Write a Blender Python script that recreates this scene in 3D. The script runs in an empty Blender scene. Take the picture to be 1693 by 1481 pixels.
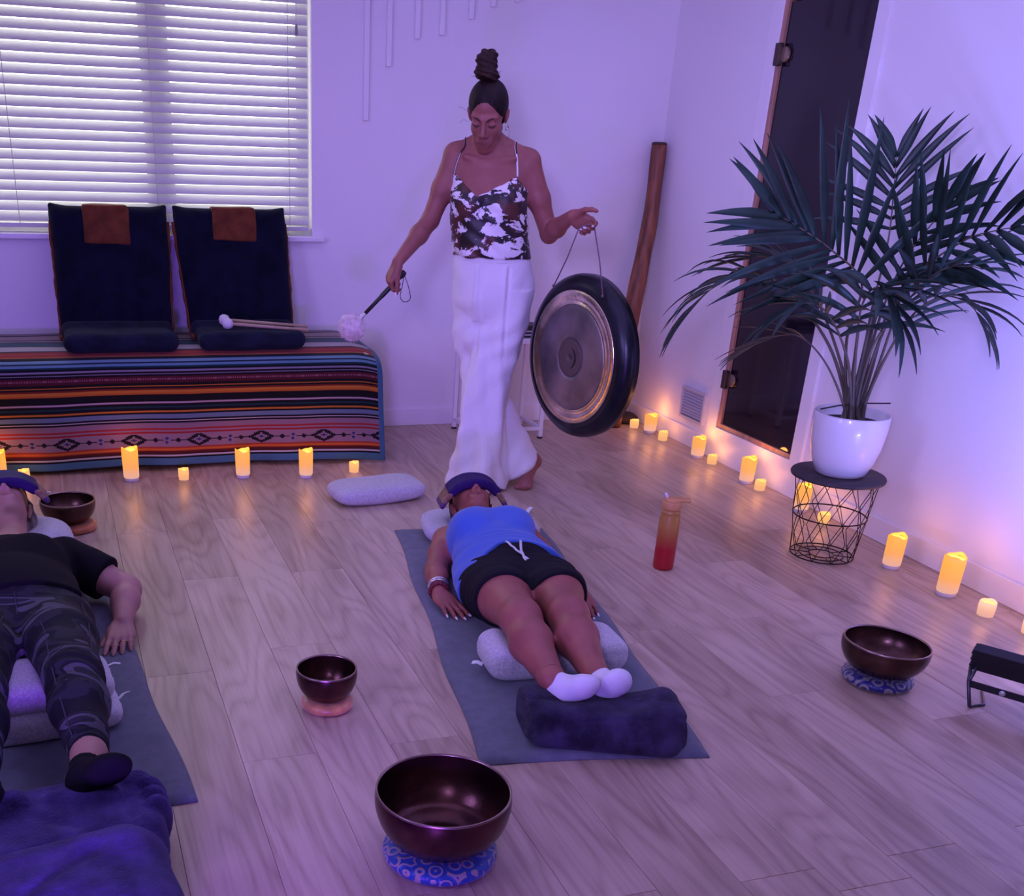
import bpy, bmesh, math, random
import numpy as np
import openvdb
from mathutils import Vector, Matrix

random.seed(7)
rng = np.random.default_rng(7)
scene = bpy.context.scene
COL = scene.collection

# ------------------------------------------------------------------ camera
cam_data = bpy.data.cameras.new('camera')
cam = bpy.data.objects.new('camera', cam_data)
COL.objects.link(cam)
cam_data.sensor_fit = 'HORIZONTAL'
cam_data.sensor_width = 36.0
cam_data.lens = 36.0 * 1775.2 / 1693.0
cam_data.shift_x = (846.5 - 687.27) / 1693.0
cam_data.shift_y = (1102.33 - 740.5) / 1693.0
cam_data.clip_start = 0.05
right = Vector((0.95198056, -0.30384342, 0.03757921))
down = Vector((-0.10321585, -0.43407484, -0.89494442))
fwd = Vector((0.28823517, 0.84809092, -0.44459226))
cam.matrix_world = Matrix(((right.x, -down.x, -fwd.x, 0.0),
                           (right.y, -down.y, -fwd.y, 0.0),
                           (right.z, -down.z, -fwd.z, 1.47),
                           (0, 0, 0, 1)))
scene.camera = cam

# ------------------------------------------------------------------ exposure
scene.view_settings.view_transform = 'Standard'
scene.view_settings.look = 'None'
scene.view_settings.exposure = 0.0
scene.view_settings.gamma = 1.0
scene.view_settings.use_curve_mapping = False
scene.cycles.max_bounces = 8
scene.cycles.diffuse_bounces = 5
scene.cycles.glossy_bounces = 4
scene.cycles.transparent_max_bounces = 12
scene.cycles.caustics_reflective = False
scene.cycles.caustics_refractive = False
scene.cycles.sample_clamp_indirect = 4.0

# ------------------------------------------------------------------ daylight outside
world = bpy.data.worlds.new('overcast_sky')
scene.world = world
world.use_nodes = True
bg = world.node_tree.nodes['Background']
bg.inputs[0].default_value = (1.0, 1.0, 1.0, 1)
bg.inputs[1].default_value = 4.2

# ------------------------------------------------------------------ room lamps and added fills
def area(name, loc, target, sx, sy, power, col, spread=math.pi):
    l = bpy.data.lights.new(name, 'AREA')
    l.shape = 'RECTANGLE'; l.size = sx; l.size_y = sy
    l.energy = power; l.color = col; l.spread = spread
    o = bpy.data.objects.new(name, l); COL.objects.link(o)
    o.location = loc
    o.rotation_euler = (Vector(target) - Vector(loc)).to_track_quat('-Z', 'Y').to_euler()
    return o
# violet overhead fill added for ambient light, blue floodlight on the floor by the right wall,
# violet floodlight on the floor behind the photographer
area('ceiling_fill', (1.4, 3.3, 2.33), (1.4, 3.3, 0), 3.0, 3.2, 31.0, (0.41, 0.335, 1.0))
area('lamp_left', (-1.95, 1.6, 1.75), (3.2, 5.3, 1.2), 0.9, 0.9, 27.0, (0.41, 0.32, 1.0), 2.3)
area('fill_far_left', (-0.9, -0.9, 2.05), (3.23, 4.5, 1.45), 0.5, 0.5, 17.0, (0.43, 0.34, 1.0), 1.0)  # extra fill, added to brighten the walls towards the right corner
area('floodlight_right', (2.668, 2.150, 0.175), (3.23, 2.62, 1.25), 0.20, 0.07, 17.0, (0.24, 0.25, 1.0), 2.2)
area('floodlight_front', (-0.05, 0.50, 0.32), (-0.05, 2.4, 0.15), 0.25, 0.16, 17.0, (0.24, 0.065, 1.0), 1.75)

# ------------------------------------------------------------------ small helpers
def lin(h):
    h = h.lstrip('#')
    out = []
    for i in (0, 2, 4):
        c = int(h[i:i + 2], 16) / 255.0
        out.append(c / 12.92 if c <= 0.04045 else ((c + 0.055) / 1.055) ** 2.4)
    return tuple(out)

def nodes_of(m):
    m.use_nodes = True
    return m.node_tree.nodes, m.node_tree.links, m.node_tree.nodes['Principled BSDF']

def mat(name, col, rough=0.6, metal=0.0, var=0.0, vscale=8.0, bump=0.0, bscale=60.0, sheen=0.0, spec=0.5,
        coat=0.0, col2=None, vlo=0.35, vhi=0.65, stretch=(1, 1, 1), sss=0.0, trans=0.0, emit=None, estr=0.0):
    m = bpy.data.materials.new(name)
    N, L, b = nodes_of(m)
    if isinstance(col, str): col = lin(col)
    if isinstance(col2, str): col2 = lin(col2)
    b.inputs['Base Color'].default_value = (*col, 1)
    b.inputs['Roughness'].default_value = rough
    b.inputs['Metallic'].default_value = metal
    b.inputs['Specular IOR Level'].default_value = spec
    b.inputs['Sheen Weight'].default_value = sheen
    b.inputs['Coat Weight'].default_value = coat
    b.inputs['Transmission Weight'].default_value = trans
    if sss:
        b.inputs['Subsurface Weight'].default_value = sss
        b.inputs['Subsurface Radius'].default_value = (0.012, 0.005, 0.003)
    if emit:
        b.inputs['Emission Color'].default_value = (*emit, 1)
        b.inputs['Emission Strength'].default_value = estr
    if var or col2 or bump:
        tc = N.new('ShaderNodeTexCoord')
        mp = N.new('ShaderNodeMapping'); mp.inputs['Scale'].default_value = stretch
        L.new(tc.outputs['Object'], mp.inputs['Vector'])
    if var or col2:
        nz = N.new('ShaderNodeTexNoise'); nz.inputs['Scale'].default_value = vscale
        nz.inputs['Detail'].default_value = 5
        L.new(mp.outputs[0], nz.inputs['Vector'])
        rp = N.new('ShaderNodeValToRGB')
        rp.color_ramp.elements[0].position = vlo; rp.color_ramp.elements[1].position = vhi
        c1 = col if col2 else tuple(c * (1 - var) for c in col)
        c2 = col2 if col2 else tuple(min(1, c * (1 + var)) for c in col)
        rp.color_ramp.elements[0].color = (*c1, 1); rp.color_ramp.elements[1].color = (*c2, 1)
        L.new(nz.outputs['Fac'], rp.inputs[0]); L.new(rp.outputs[0], b.inputs['Base Color'])
    if bump:
        nb = N.new('ShaderNodeTexNoise'); nb.inputs['Scale'].default_value = bscale
        nb.inputs['Detail'].default_value = 3
        L.new(mp.outputs[0], nb.inputs['Vector'])
        bp = N.new('ShaderNodeBump'); bp.inputs['Strength'].default_value = bump
        bp.inputs['Distance'].default_value = 0.01
        L.new(nb.outputs['Fac'], bp.inputs['Height']); L.new(bp.outputs[0], b.inputs['Normal'])
    return m

OFF = {}
def thing(name, label, cat, loc=(0, 0, 0), group=None):
    o = bpy.data.objects.new(name, None); COL.objects.link(o)
    o.empty_display_size = 0.05
    o.location = loc; o['label'] = label; o['category'] = cat
    if group: o['group'] = group
    OFF[o.name] = Vector(loc)
    return o

def tag(o, label, cat, group=None):
    o['label'] = label; o['category'] = cat
    if group: o['group'] = group
    return o

def geo(name, V, F, m, parent=None, smooth=True, loc=None, mats=None, midx=None):
    """link one mesh object; V in world metres"""
    V = np.asarray(V, dtype=np.float64).reshape(-1, 3)
    off = Vector((0, 0, 0))
    if parent is not None: off = OFF[parent.name]
    elif loc is not None: off = Vector(loc)
    V = V - np.array(off)
    me = bpy.data.meshes.new(name)
    if isinstance(F, np.ndarray):
        n, k = F.shape
        me.vertices.add(len(V)); me.vertices.foreach_set('co', V.astype(np.float32).ravel())
        me.loops.add(n * k); me.loops.foreach_set('vertex_index', F.astype(np.int32).ravel())
        me.polygons.add(n)
        me.polygons.foreach_set('loop_start', np.arange(0, n * k, k, dtype=np.int32))
        me.update(calc_edges=True)
    else:
        me.from_pydata([tuple(v) for v in V], [], F)
    me.polygons.foreach_set('use_smooth', [smooth] * len(me.polygons))
    if m is not None: me.materials.append(m)
    if mats:
        for q in mats: me.materials.append(q)
        me.polygons.foreach_set('material_index', np.asarray(midx, dtype=np.int32))
    me.update()
    o = bpy.data.objects.new(name, me); COL.objects.link(o)
    if parent is not None: o.parent = parent
    else: o.location = off
    OFF[o.name] = off
    return o

def struct(o):
    o['kind'] = 'structure'; return o

class MB:
    """collects primitive shapes, then links them as one mesh"""
    def __init__(s): s.V = []; s.F = []; s.n = 0
    def add(s, V, F):
        s.V.append(np.asarray(V, float).reshape(-1, 3)); s.F += [tuple(i + s.n for i in f) for f in F]; s.n += len(s.V[-1])
        return s
    def build(s, name, m, parent=None, smooth=False, loc=None):
        return geo(name, np.vstack(s.V), s.F, m, parent, smooth, loc)

def boxg(lo, hi, bev=0.0):
    lo = np.array(lo, float); hi = np.array(hi, float)
    if bev <= 0:
        x0, y0, z0 = lo; x1, y1, z1 = hi
        V = [(x0, y0, z0), (x1, y0, z0), (x1, y1, z0), (x0, y1, z0), (x0, y0, z1), (x1, y0, z1), (x1, y1, z1), (x0, y1, z1)]
        F = [(3, 2, 1, 0), (4, 5, 6, 7), (0, 1, 5, 4), (1, 2, 6, 5), (2, 3, 7, 6), (3, 0, 4, 7)]
        return V, F
    bm = bmesh.new()
    bmesh.ops.create_cube(bm, size=1)
    for v in bm.verts:
        v.co = Vector(((lo[0] + hi[0]) / 2 + v.co.x * (hi[0] - lo[0]), (lo[1] + hi[1]) / 2 + v.co.y * (hi[1] - lo[1]), (lo[2] + hi[2]) / 2 + v.co.z * (hi[2] - lo[2])))
    bmesh.ops.bevel(bm, geom=bm.edges[:], offset=bev, segments=2, profile=0.5, affect='EDGES')
    V = [tuple(v.co) for v in bm.verts]; bm.verts.index_update()
    F = [tuple(v.index for v in f.verts) for f in bm.faces]
    bm.free()
    return V, F

def lathe(prof, n=32, c=(0, 0, 0), axis=None, closed=False):
    """prof: list of (r, h)"""
    prof = np.array(prof, float); k = len(prof)
    a = np.linspace(0, 2 * np.pi, n, endpoint=False)
    V = np.stack([np.outer(prof[:, 0], np.cos(a)), np.outer(prof[:, 0], np.sin(a)), np.repeat(prof[:, 1:2], n, 1)], -1).reshape(-1, 3)
    F = []
    rng_ = range(k) if closed else range(k - 1)
    for i in rng_:
        j2 = (i + 1) % k
        for j in range(n):
            F.append((i * n + j, i * n + (j + 1) % n, j2 * n + (j + 1) % n, j2 * n + j))
    if axis is not None:
        V = V @ np.array(axis).T
    return V + np.array(c), F

def frame_of(d, up=(0, 0, 1)):
    d = np.array(d, float); d /= np.linalg.norm(d)
    u = np.array(up, float)
    if abs(d @ u) > 0.97: u = np.array((1.0, 0, 0))
    x = np.cross(u, d); x /= np.linalg.norm(x)
    return np.stack([x, np.cross(d, x), d], 1)

def tube(pts, r, n=8, cap=True, flat=1.0):
    """round (or flattened) tube along a polyline"""
    P = np.array(pts, float); k = len(P)
    r = np.broadcast_to(np.array(r, float), (k,))
    T = np.gradient(P, axis=0); T /= np.linalg.norm(T, axis=1)[:, None] + 1e-12
    R = frame_of(T[0]); x = R[:, 0]
    a = np.linspace(0, 2 * np.pi, n, endpoint=False)
    V = []
    for i in range(k):
        x = x - T[i] * (x @ T[i]); x /= np.linalg.norm(x) + 1e-12
        y = np.cross(T[i], x)
        V.append(P[i] + r[i] * (np.outer(np.cos(a), x) + flat * np.outer(np.sin(a), y)))
    V = np.vstack(V)
    F = [(i * n + j, i * n + (j + 1) % n, (i + 1) * n + (j + 1) % n, (i + 1) * n + j) for i in range(k - 1) for j in range(n)]
    if cap:
        F.append(tuple(range(n - 1, -1, -1))); F.append(tuple((k - 1) * n + j for j in range(n)))
    return V, F

def spline(pts, n=24):
    """Catmull-Rom through the points"""
    P = np.array(pts, float)
    P = np.vstack([2 * P[0] - P[1], P, 2 * P[-1] - P[-2]])
    out = []
    m = len(P) - 3
    for t in np.linspace(0, m - 1e-6, n):
        i = int(t); u = t - i
        a, b, c, d = P[i:i + 4]
        out.append(0.5 * ((2 * b) + (c - a) * u + (2 * a - 5 * b + 4 * c - d) * u * u + (3 * b - 3 * c + d - a) * u ** 3))
    return np.array(out)

def wob(P, s, seed=0.0):
    """cheap smooth 3-D noise in about -1..1"""
    x, y, z = P[..., 0] * s + seed, P[..., 1] * s + seed * 1.7, P[..., 2] * s - seed
    return (np.sin(x * 1.3 + 1.7 * np.sin(y * .9 + z)) + np.sin(y * 1.7 + 1.3 * np.sin(z * 1.1 + x * .7)) + np.sin(z * 1.5 + 1.9 * np.sin(x * 1.2 - y * .6))) / 3.0

def copy_tree(o, parent=None):
    c = o.copy(); COL.objects.link(c); c.parent = parent
    OFF[c.name] = OFF.get(o.name, Vector((0, 0, 0)))
    for ch in list(o.children): copy_tree(ch, c)
    return c

# ------------------------------------------------------------------ SDF modelling kit
class SDF:
    def __init__(s, lo, hi, h):
        s.lo = np.array(lo, np.float32); s.h = h
        n = np.ceil((np.array(hi) - s.lo) / h).astype(int) + 1
        s.ax = [s.lo[i] + h * np.arange(n[i], dtype=np.float32) for i in range(3)]
        s.d = np.full(n, 1.0, np.float32)
    def sl(s, lo, hi):
        out = []
        for i in range(3):
            a = int(max(0, math.floor((lo[i] - s.lo[i]) / s.h))); b = int(min(len(s.ax[i]), math.ceil((hi[i] - s.lo[i]) / s.h) + 1))
            out.append(slice(a, max(a, b)))
        return tuple(out)
    def grid(s, q):
        return s.ax[0][q[0]][:, None, None], s.ax[1][q[1]][None, :, None], s.ax[2][q[2]][None, None, :]
    def add(s, prim, k=0.02, infl=0.0):
        fn, lo, hi = prim; m = k + infl + 3 * s.h
        q = s.sl([v - m for v in lo], [v + m for v in hi])
        if any(w.start >= w.stop for w in q): return s
        a = s.d[q]; b = fn(*s.grid(q)) - infl
        t = np.maximum(k - np.abs(a - b), 0) / k
        s.d[q] = np.minimum(a, b) - t * t * k * 0.25
        return s
    def cut(s, prim, k=0.01, infl=0.0):
        fn, lo, hi = prim; m = k + infl + 3 * s.h
        q = s.sl([v - m for v in lo], [v + m for v in hi])
        if any(w.start >= w.stop for w in q): return s
        a = s.d[q]; b = -(fn(*s.grid(q)) - infl)
        t = np.maximum(k - np.abs(a - b), 0) / k
        s.d[q] = np.maximum(a, b) + t * t * k * 0.25
        return s
    def keep(s, fn, k=0.004):
        b = fn(*s.grid((slice(None),) * 3)); a = s.d
        t = np.maximum(k - np.abs(a - b), 0) / k
        s.d = (np.maximum(a, b) + t * t * k * 0.25).astype(np.float32)
        return s
    def surf(s, x, y=None, z=None, sign=1):
        """first solid hit along the missing axis coming from the positive (sign=1) or negative side"""
        ix = [x, y, z]; ax = [i for i in range(3) if ix[i] is None][0]
        q = [0, 0, 0]
        for i in range(3):
            q[i] = slice(None) if i == ax else int(round((ix[i] - s.lo[i]) / s.h))
        col = s.d[tuple(q)]
        idx = np.where(col < 0)[0]
        if len(idx) == 0: return None
        j = idx[-1] if sign > 0 else idx[0]
        return float(s.ax[ax][j]) + sign * s.h * 0.5
    def mesh(s):
        bgv = 3 * s.h
        g = openvdb.FloatGrid(bgv)
        g.copyFromArray(np.clip(s.d, -bgv, bgv).astype(np.float32))
        P, Q = g.convertToQuads(isovalue=0.0)
        P = np.asarray(P, np.float64) * s.h + s.lo.astype(np.float64)
        Q = np.asarray(Q, np.int64)
        # outward orientation
        t = Q[:: max(1, len(Q) // 4000)]
        c = P[t].mean(1); nrm = np.cross(P[t[:, 1]] - P[t[:, 0]], P[t[:, 2]] - P[t[:, 0]])
        nrm /= np.linalg.norm(nrm, axis=1)[:, None] + 1e-12
        ip = np.clip(np.round((c + nrm * 1.5 * s.h - s.lo) / s.h).astype(int), 0, np.array(s.d.shape) - 1)
        im = np.clip(np.round((c - nrm * 1.5 * s.h - s.lo) / s.h).astype(int), 0, np.array(s.d.shape) - 1)
        if (s.d[tuple(ip.T)] - s.d[tuple(im.T)]).mean() < 0: Q = Q[:, ::-1]
        return P, np.ascontiguousarray(Q)

def normals(V, F):
    n = np.zeros_like(V)
    fn = np.cross(V[F[:, 2]] - V[F[:, 0]], V[F[:, 3]] - V[F[:, 1]]) if F.shape[1] == 4 else np.cross(V[F[:, 1]] - V[F[:, 0]], V[F[:, 2]] - V[F[:, 0]])
    for k in range(F.shape[1]): np.add.at(n, F[:, k], fn)
    return n / (np.linalg.norm(n, axis=1)[:, None] + 1e-12)

def CAP(a, b, ra, rb):
    a = np.array(a, np.float32); b = np.array(b, np.float32); ab = b - a; L2 = float(ab @ ab) + 1e-9
    def fn(X, Y, Z):
        t = np.clip(((X - a[0]) * ab[0] + (Y - a[1]) * ab[1] + (Z - a[2]) * ab[2]) / L2, 0, 1)
        return np.sqrt((X - a[0] - t * ab[0]) ** 2 + (Y - a[1] - t * ab[1]) ** 2 + (Z - a[2] - t * ab[2]) ** 2) - (ra + t * (rb - ra))
    r = max(ra, rb)
    return fn, np.minimum(a, b) - r, np.maximum(a, b) + r

def ELL(c, r, R=None):
    c = np.array(c, np.float32); r = np.array(r, np.float32); R = np.eye(3) if R is None else np.array(R, float)
    def fn(X, Y, Z):
        x, y, z = X - c[0], Y - c[1], Z - c[2]
        u = (x * R[0, 0] + y * R[1, 0] + z * R[2, 0]); v = (x * R[0, 1] + y * R[1, 1] + z * R[2, 1]); w = (x * R[0, 2] + y * R[1, 2] + z * R[2, 2])
        k0 = np.sqrt((u / r[0]) ** 2 + (v / r[1]) ** 2 + (w / r[2]) ** 2)
        k1 = np.sqrt((u / r[0] ** 2) ** 2 + (v / r[1] ** 2) ** 2 + (w / r[2] ** 2) ** 2)
        return k0 * (k0 - 1) / (k1 + 1e-6)
    e = np.abs(R) @ r
    return fn, c - e, c + e

def BOX(c, hf, R=None, r=0.02):
    c = np.array(c, np.float32); hf = np.array(hf, np.float32); R = np.eye(3) if R is None else np.array(R, float)
    def fn(X, Y, Z):
        x, y, z = X - c[0], Y - c[1], Z - c[2]
        q = [np.abs(x * R[0, i] + y * R[1, i] + z * R[2, i]) - (hf[i] - r) for i in range(3)]
        return np.sqrt(np.maximum(q[0], 0) ** 2 + np.maximum(q[1], 0) ** 2 + np.maximum(q[2], 0) ** 2) + np.minimum(np.maximum(np.maximum(q[0], q[1]), q[2]), 0) - r
    e = np.abs(R) @ hf
    return fn, c - e, c + e

def LOFT(ax, st, p=2.0):
    """elliptical sections along a world axis. ax: 0/1/2; st rows: (s, c1, c2, r1, r2) in the two other axes"""
    st = np.array(st, float); st = st[np.argsort(st[:, 0])]
    ss = np.linspace(st[0, 0], st[-1, 0], 240)
    m = np.gradient(st, axis=0)[:, 1:] / np.gradient(st[:, 0])[:, None]
    i = np.clip(np.searchsorted(st[:, 0], ss) - 1, 0, len(st) - 2)
    h = st[i + 1, 0] - st[i, 0]; t = (ss - st[i, 0]) / h
    a, b = st[i, 1:], st[i + 1, 1:]
    t = t[:, None]; h = h[:, None]
    vals = (2 * t ** 3 - 3 * t ** 2 + 1) * a + (t ** 3 - 2 * t ** 2 + t) * h * m[i] + (-2 * t ** 3 + 3 * t ** 2) * b + (t ** 3 - t ** 2) * h * m[i + 1]
    vals[:, 2:] = np.maximum(vals[:, 2:], 0.004)
    o1, o2 = [k for k in range(3) if k != ax]
    def fn(*G):
        S = G[ax]; sv = S.ravel()
        iv = [np.interp(sv, ss, vals[:, k]).reshape(S.shape).astype(np.float32) for k in range(4)]
        u = np.abs(G[o1] - iv[0]); v = np.abs(G[o2] - iv[1])
        if p == 2.0:
            k0 = np.sqrt((u / iv[2]) ** 2 + (v / iv[3]) ** 2)
            k1 = np.sqrt((u / iv[2] ** 2) ** 2 + (v / iv[3] ** 2) ** 2)
            d = k0 * (k0 - 1) / (k1 + 1e-6)
        else:
            k0 = ((u / iv[2]) ** p + (v / iv[3]) ** p) ** (1 / p)
            d = (k0 - 1) * np.minimum(iv[2], iv[3])
        return np.maximum(d, np.maximum(ss[0] - S, S - ss[-1]))
    lo = np.zeros(3); hi = np.zeros(3)
    lo[ax], hi[ax] = ss[0], ss[-1]
    lo[o1], hi[o1] = (vals[:, 0] - vals[:, 2]).min(), (vals[:, 0] + vals[:, 2]).max()
    lo[o2], hi[o2] = (vals[:, 1] - vals[:, 3]).min(), (vals[:, 1] + vals[:, 3]).max()
    return fn, lo, hi

def sdf_obj(name, s, m, parent=None, T=None, disp=None, loc=None):
    V, F = s.mesh()
    if disp is not None:
        N_ = normals(V, F); V = V + N_ * disp(V, N_)[:, None]
    if T is not None: V = V @ T[0].T + T[1]
    return geo(name, V, F, m, parent, True, loc)
# ------------------------------------------------------------------ room shell
XL, XR, YF, YB, ZC = -2.2, 3.23, -1.6, 5.728, 2.40
wall_m = mat('white_wall_paint', (0.80, 0.78, 0.78), 0.75, bump=0.04, bscale=180, spec=0.3)
trim_m = mat('white_trim_gloss', (0.82, 0.80, 0.80), 0.4)
ceil_m = mat('ceiling_paint', (0.82, 0.8, 0.8), 0.85)
metal_w = mat('white_enamel', (0.8, 0.78, 0.8), 0.35)
black_m = mat('black_plastic', (0.012, 0.012, 0.014), 0.4)

def wall_with_hole(name, axis, at, th, a0, a1, h0, h1, z0, z1):
    """wall slab with a rectangular opening; axis 'x' runs along x at y=at, 'y' runs along y at x=at"""
    mb = MB()
    def b(p0, p1, q0, q1):
        if axis == 'x': mb.add(*boxg((p0, at, q0), (p1, at + th, q1)))
        else: mb.add(*boxg((at, p0, q0), (at + th, p1, q1)))
    b(a0, h0, 0, ZC); b(h1, a1, 0, ZC); b(h0, h1, 0, z0); b(h0, h1, z1, ZC)
    return struct(mb.build(name, wall_m))
WX0, WX1, WZ0, WZ1 = -0.74, 1.297, 0.985, 2.26          # window opening
DY0, DY1, DZ0, DZ1 = 4.155, 4.800, 0.165, 2.075         # door opening
wall_with_hole('wall_back', 'x', YB, 0.24, XL - 0.2, XR, WX0, WX1, WZ0, WZ1)
wall_with_hole('wall_right', 'y', XR, 0.20, YF - 0.2, YB + 0.24, DY0, DY1, DZ0, DZ1)
struct(MB().add(*boxg((XL - 0.2, YF - 0.2, 0), (XL, YB, ZC))).build('wall_left', wall_m))
struct(MB().add(*boxg((XL, YF - 0.2, 0), (XR, YF, ZC))).build('wall_front', wall_m))
struct(MB().add(*boxg((XL - 0.2, YF - 0.2, ZC), (XR + 0.2, YB + 0.24, ZC + 0.1))).build('ceiling', ceil_m))
# skirting boards
def skirting(name, lo, hi):
    return struct(MB().add(*boxg(lo, hi, 0.004)).build(name, trim_m))
skirting('baseboard_back', (XL, YB - 0.014, 0), (XR - 0.015, YB + 0.002, 0.095))
skirting('baseboard_right', (XR - 0.014, YF, 0), (XR + 0.002, 4.066, 0.098))
skirting('baseboard_right_far', (XR - 0.014, 4.89, 0), (XR + 0.002, YB, 0.098))
skirting('baseboard_left', (XL - 0.002, YF, 0), (XL + 0.014, YB, 0.095))

# ------------------------------------------------------------------ floor of separate planks
def wood_floor_mat():
    m = bpy.data.materials.new('oak_plank'); N, L, b = nodes_of(m)
    tc = N.new('ShaderNodeTexCoord'); oi = N.new('ShaderNodeObjectInfo')
    off = N.new('ShaderNodeVectorMath'); off.operation = 'SCALE'; off.inputs[0].default_value = (7.3, 31.0, 3.1)
    L.new(oi.outputs['Random'], off.inputs['Scale'])
    ad = N.new('ShaderNodeVectorMath'); ad.operation = 'ADD'
    L.new(tc.outputs['Object'], ad.inputs[0]); L.new(off.outputs[0], ad.inputs[1])
    # cathedral figure: a wave bent by stretched noise
    mp = N.new('ShaderNodeMapping'); mp.inputs['Scale'].default_value = (5.5, 0.95, 1.0); L.new(ad.outputs[0], mp.inputs[0])
    n1 = N.new('ShaderNodeTexNoise'); n1.inputs['Scale'].default_value = 1.15; n1.inputs['Detail'].default_value = 0.8; L.new(mp.outputs[0], n1.inputs['Vector'])
    mul = N.new('ShaderNodeMath'); mul.operation = 'MULTIPLY'; mul.inputs[1].default_value = 62.0; L.new(n1.outputs['Fac'], mul.inputs[0])
    sn = N.new('ShaderNodeMath'); sn.operation = 'SINE'; L.new(mul.outputs[0], sn.inputs[0])
    mr = N.new('ShaderNodeMapRange'); mr.inputs[1].default_value = -1; mr.inputs[2].default_value = 1; L.new(sn.outputs[0], mr.inputs[0])
    # fine straight grain
    mp2 = N.new('ShaderNodeMapping'); mp2.inputs['Scale'].default_value = (90, 2.6, 1.0); L.new(ad.outputs[0], mp2.inputs[0])
    n2 = N.new('ShaderNodeTexNoise'); n2.inputs['Scale'].default_value = 1.0; n2.inputs['Detail'].default_value = 4; L.new(mp2.outputs[0], n2.inputs['Vector'])
    # broad tone and knots
    mp3 = N.new('ShaderNodeMapping'); mp3.inputs['Scale'].default_value = (9, 1.8, 1.0); L.new(ad.outputs[0], mp3.inputs[0])
    n3 = N.new('ShaderNodeTexNoise'); n3.inputs['Scale'].default_value = 1.0; n3.inputs['Detail'].default_value = 3; L.new(mp3.outputs[0], n3.inputs['Vector'])
    def mathn(op, a, b_):
        q = N.new('ShaderNodeMath'); q.operation = op
        for i, w in enumerate((a, b_)):
            if isinstance(w, (int, float)): q.inputs[i].default_value = w
            else: L.new(w, q.inputs[i])
        return q.outputs[0]
    f = mathn('ADD', mathn('MULTIPLY', mathn('POWER', mr.outputs[0], 0.45), 0.20), mathn('MULTIPLY', n2.outputs['Fac'], 0.50))
    f = mathn('ADD', f, mathn('MULTIPLY', n3.outputs['Fac'], 0.62))
    f = mathn('ADD', f, mathn('MULTIPLY', oi.outputs['Random'], 0.22))
    rp = N.new('ShaderNodeValToRGB'); e = rp.color_ramp.elements
    e[0].position = 0.38; e[0].color = (0.27, 0.175, 0.115, 1)
    e[1].position = 1.02; e[1].color = (0.60, 0.46, 0.33, 1)
    k = rp.color_ramp.elements.new(0.72); k.color = (0.44, 0.32, 0.222, 1)
    L.new(f, rp.inputs[0]); L.new(rp.outputs[0], b.inputs['Base Color'])
    rr = N.new('ShaderNodeMapRange'); rr.inputs[3].default_value = 0.30; rr.inputs[4].default_value = 0.46
    L.new(n2.outputs['Fac'], rr.inputs[0]); L.new(rr.outputs[0], b.inputs['Roughness'])
    bp = N.new('ShaderNodeBump'); bp.inputs['Strength'].default_value = 0.10; bp.inputs['Distance'].default_value = 0.004
    L.new(f, bp.inputs['Height']); L.new(bp.outputs[0], b.inputs['Normal'])
    b.inputs['Specular IOR Level'].default_value = 0.45
    return m
plank_m = wood_floor_mat()
floor = struct(MB().add(*boxg((XL, YF, -0.06), (XR, YB, -0.012))).build('floor', mat('floor_joint_dark', (0.09, 0.06, 0.045), 0.8)))
PW, PL = 0.1969, 1.285
known = {0: 2.92, 1: 2.38, 2: 1.75, 3: 3.66, 4: 2.915, 6: 1.606, 8: 1.602, 9: 2.365, 10: 2.905}
plank_mesh = {}
def plank(x0, x1, y0, y1):
    g = 0.00035
    key = (round(x1 - x0, 3), round(y1 - y0, 3))
    c = Vector(((x0 + x1) / 2, (y0 + y1) / 2, 0))
    hx, hy = (x1 - x0) / 2 - g, (y1 - y0) / 2 - g
    if key not in plank_mesh:
        bv = 0.0009
        V = []
        for (ix, iy, z) in ((hx, hy, -0.0115), (hx, hy, -bv), (hx - bv, hy - bv, 0.0)):
            V += [(-ix, -iy, z), (ix, -iy, z), (ix, iy, z), (-ix, iy, z)]
        F = [(8, 9, 10, 11)]
        for r in (0, 4):
            F += [(r + j, r + (j + 1) % 4, r + 4 + (j + 1) % 4, r + 4 + j) for j in range(4)]
        me = bpy.data.meshes.new('plank'); me.from_pydata(V, [], F); me.materials.append(plank_m); me.update()
        plank_mesh[key] = me
    o = bpy.data.objects.new('plank', plank_mesh[key]); COL.objects.link(o)
    o.parent = floor; o.location = c
    OFF[o.name] = c
ci = math.floor((XL - 0.1521) / PW)
while 0.1521 + ci * PW < XR:
    x0 = max(XL, 0.1521 + ci * PW); x1 = min(XR, 0.1521 + (ci + 1) * PW)
    if x1 - x0 > 0.01:
        y = known.get(ci, 1.1 + ((ci * 0.618) % 1.0) * PL)
        cuts = sorted({YF, YB} | {y + k * PL for k in range(-8, 8) if YF + 0.03 < y + k * PL < YB - 0.03})
        for a, b_ in zip(cuts[:-1], cuts[1:]): plank(x0, x1, a, b_)
    ci += 1

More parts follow.
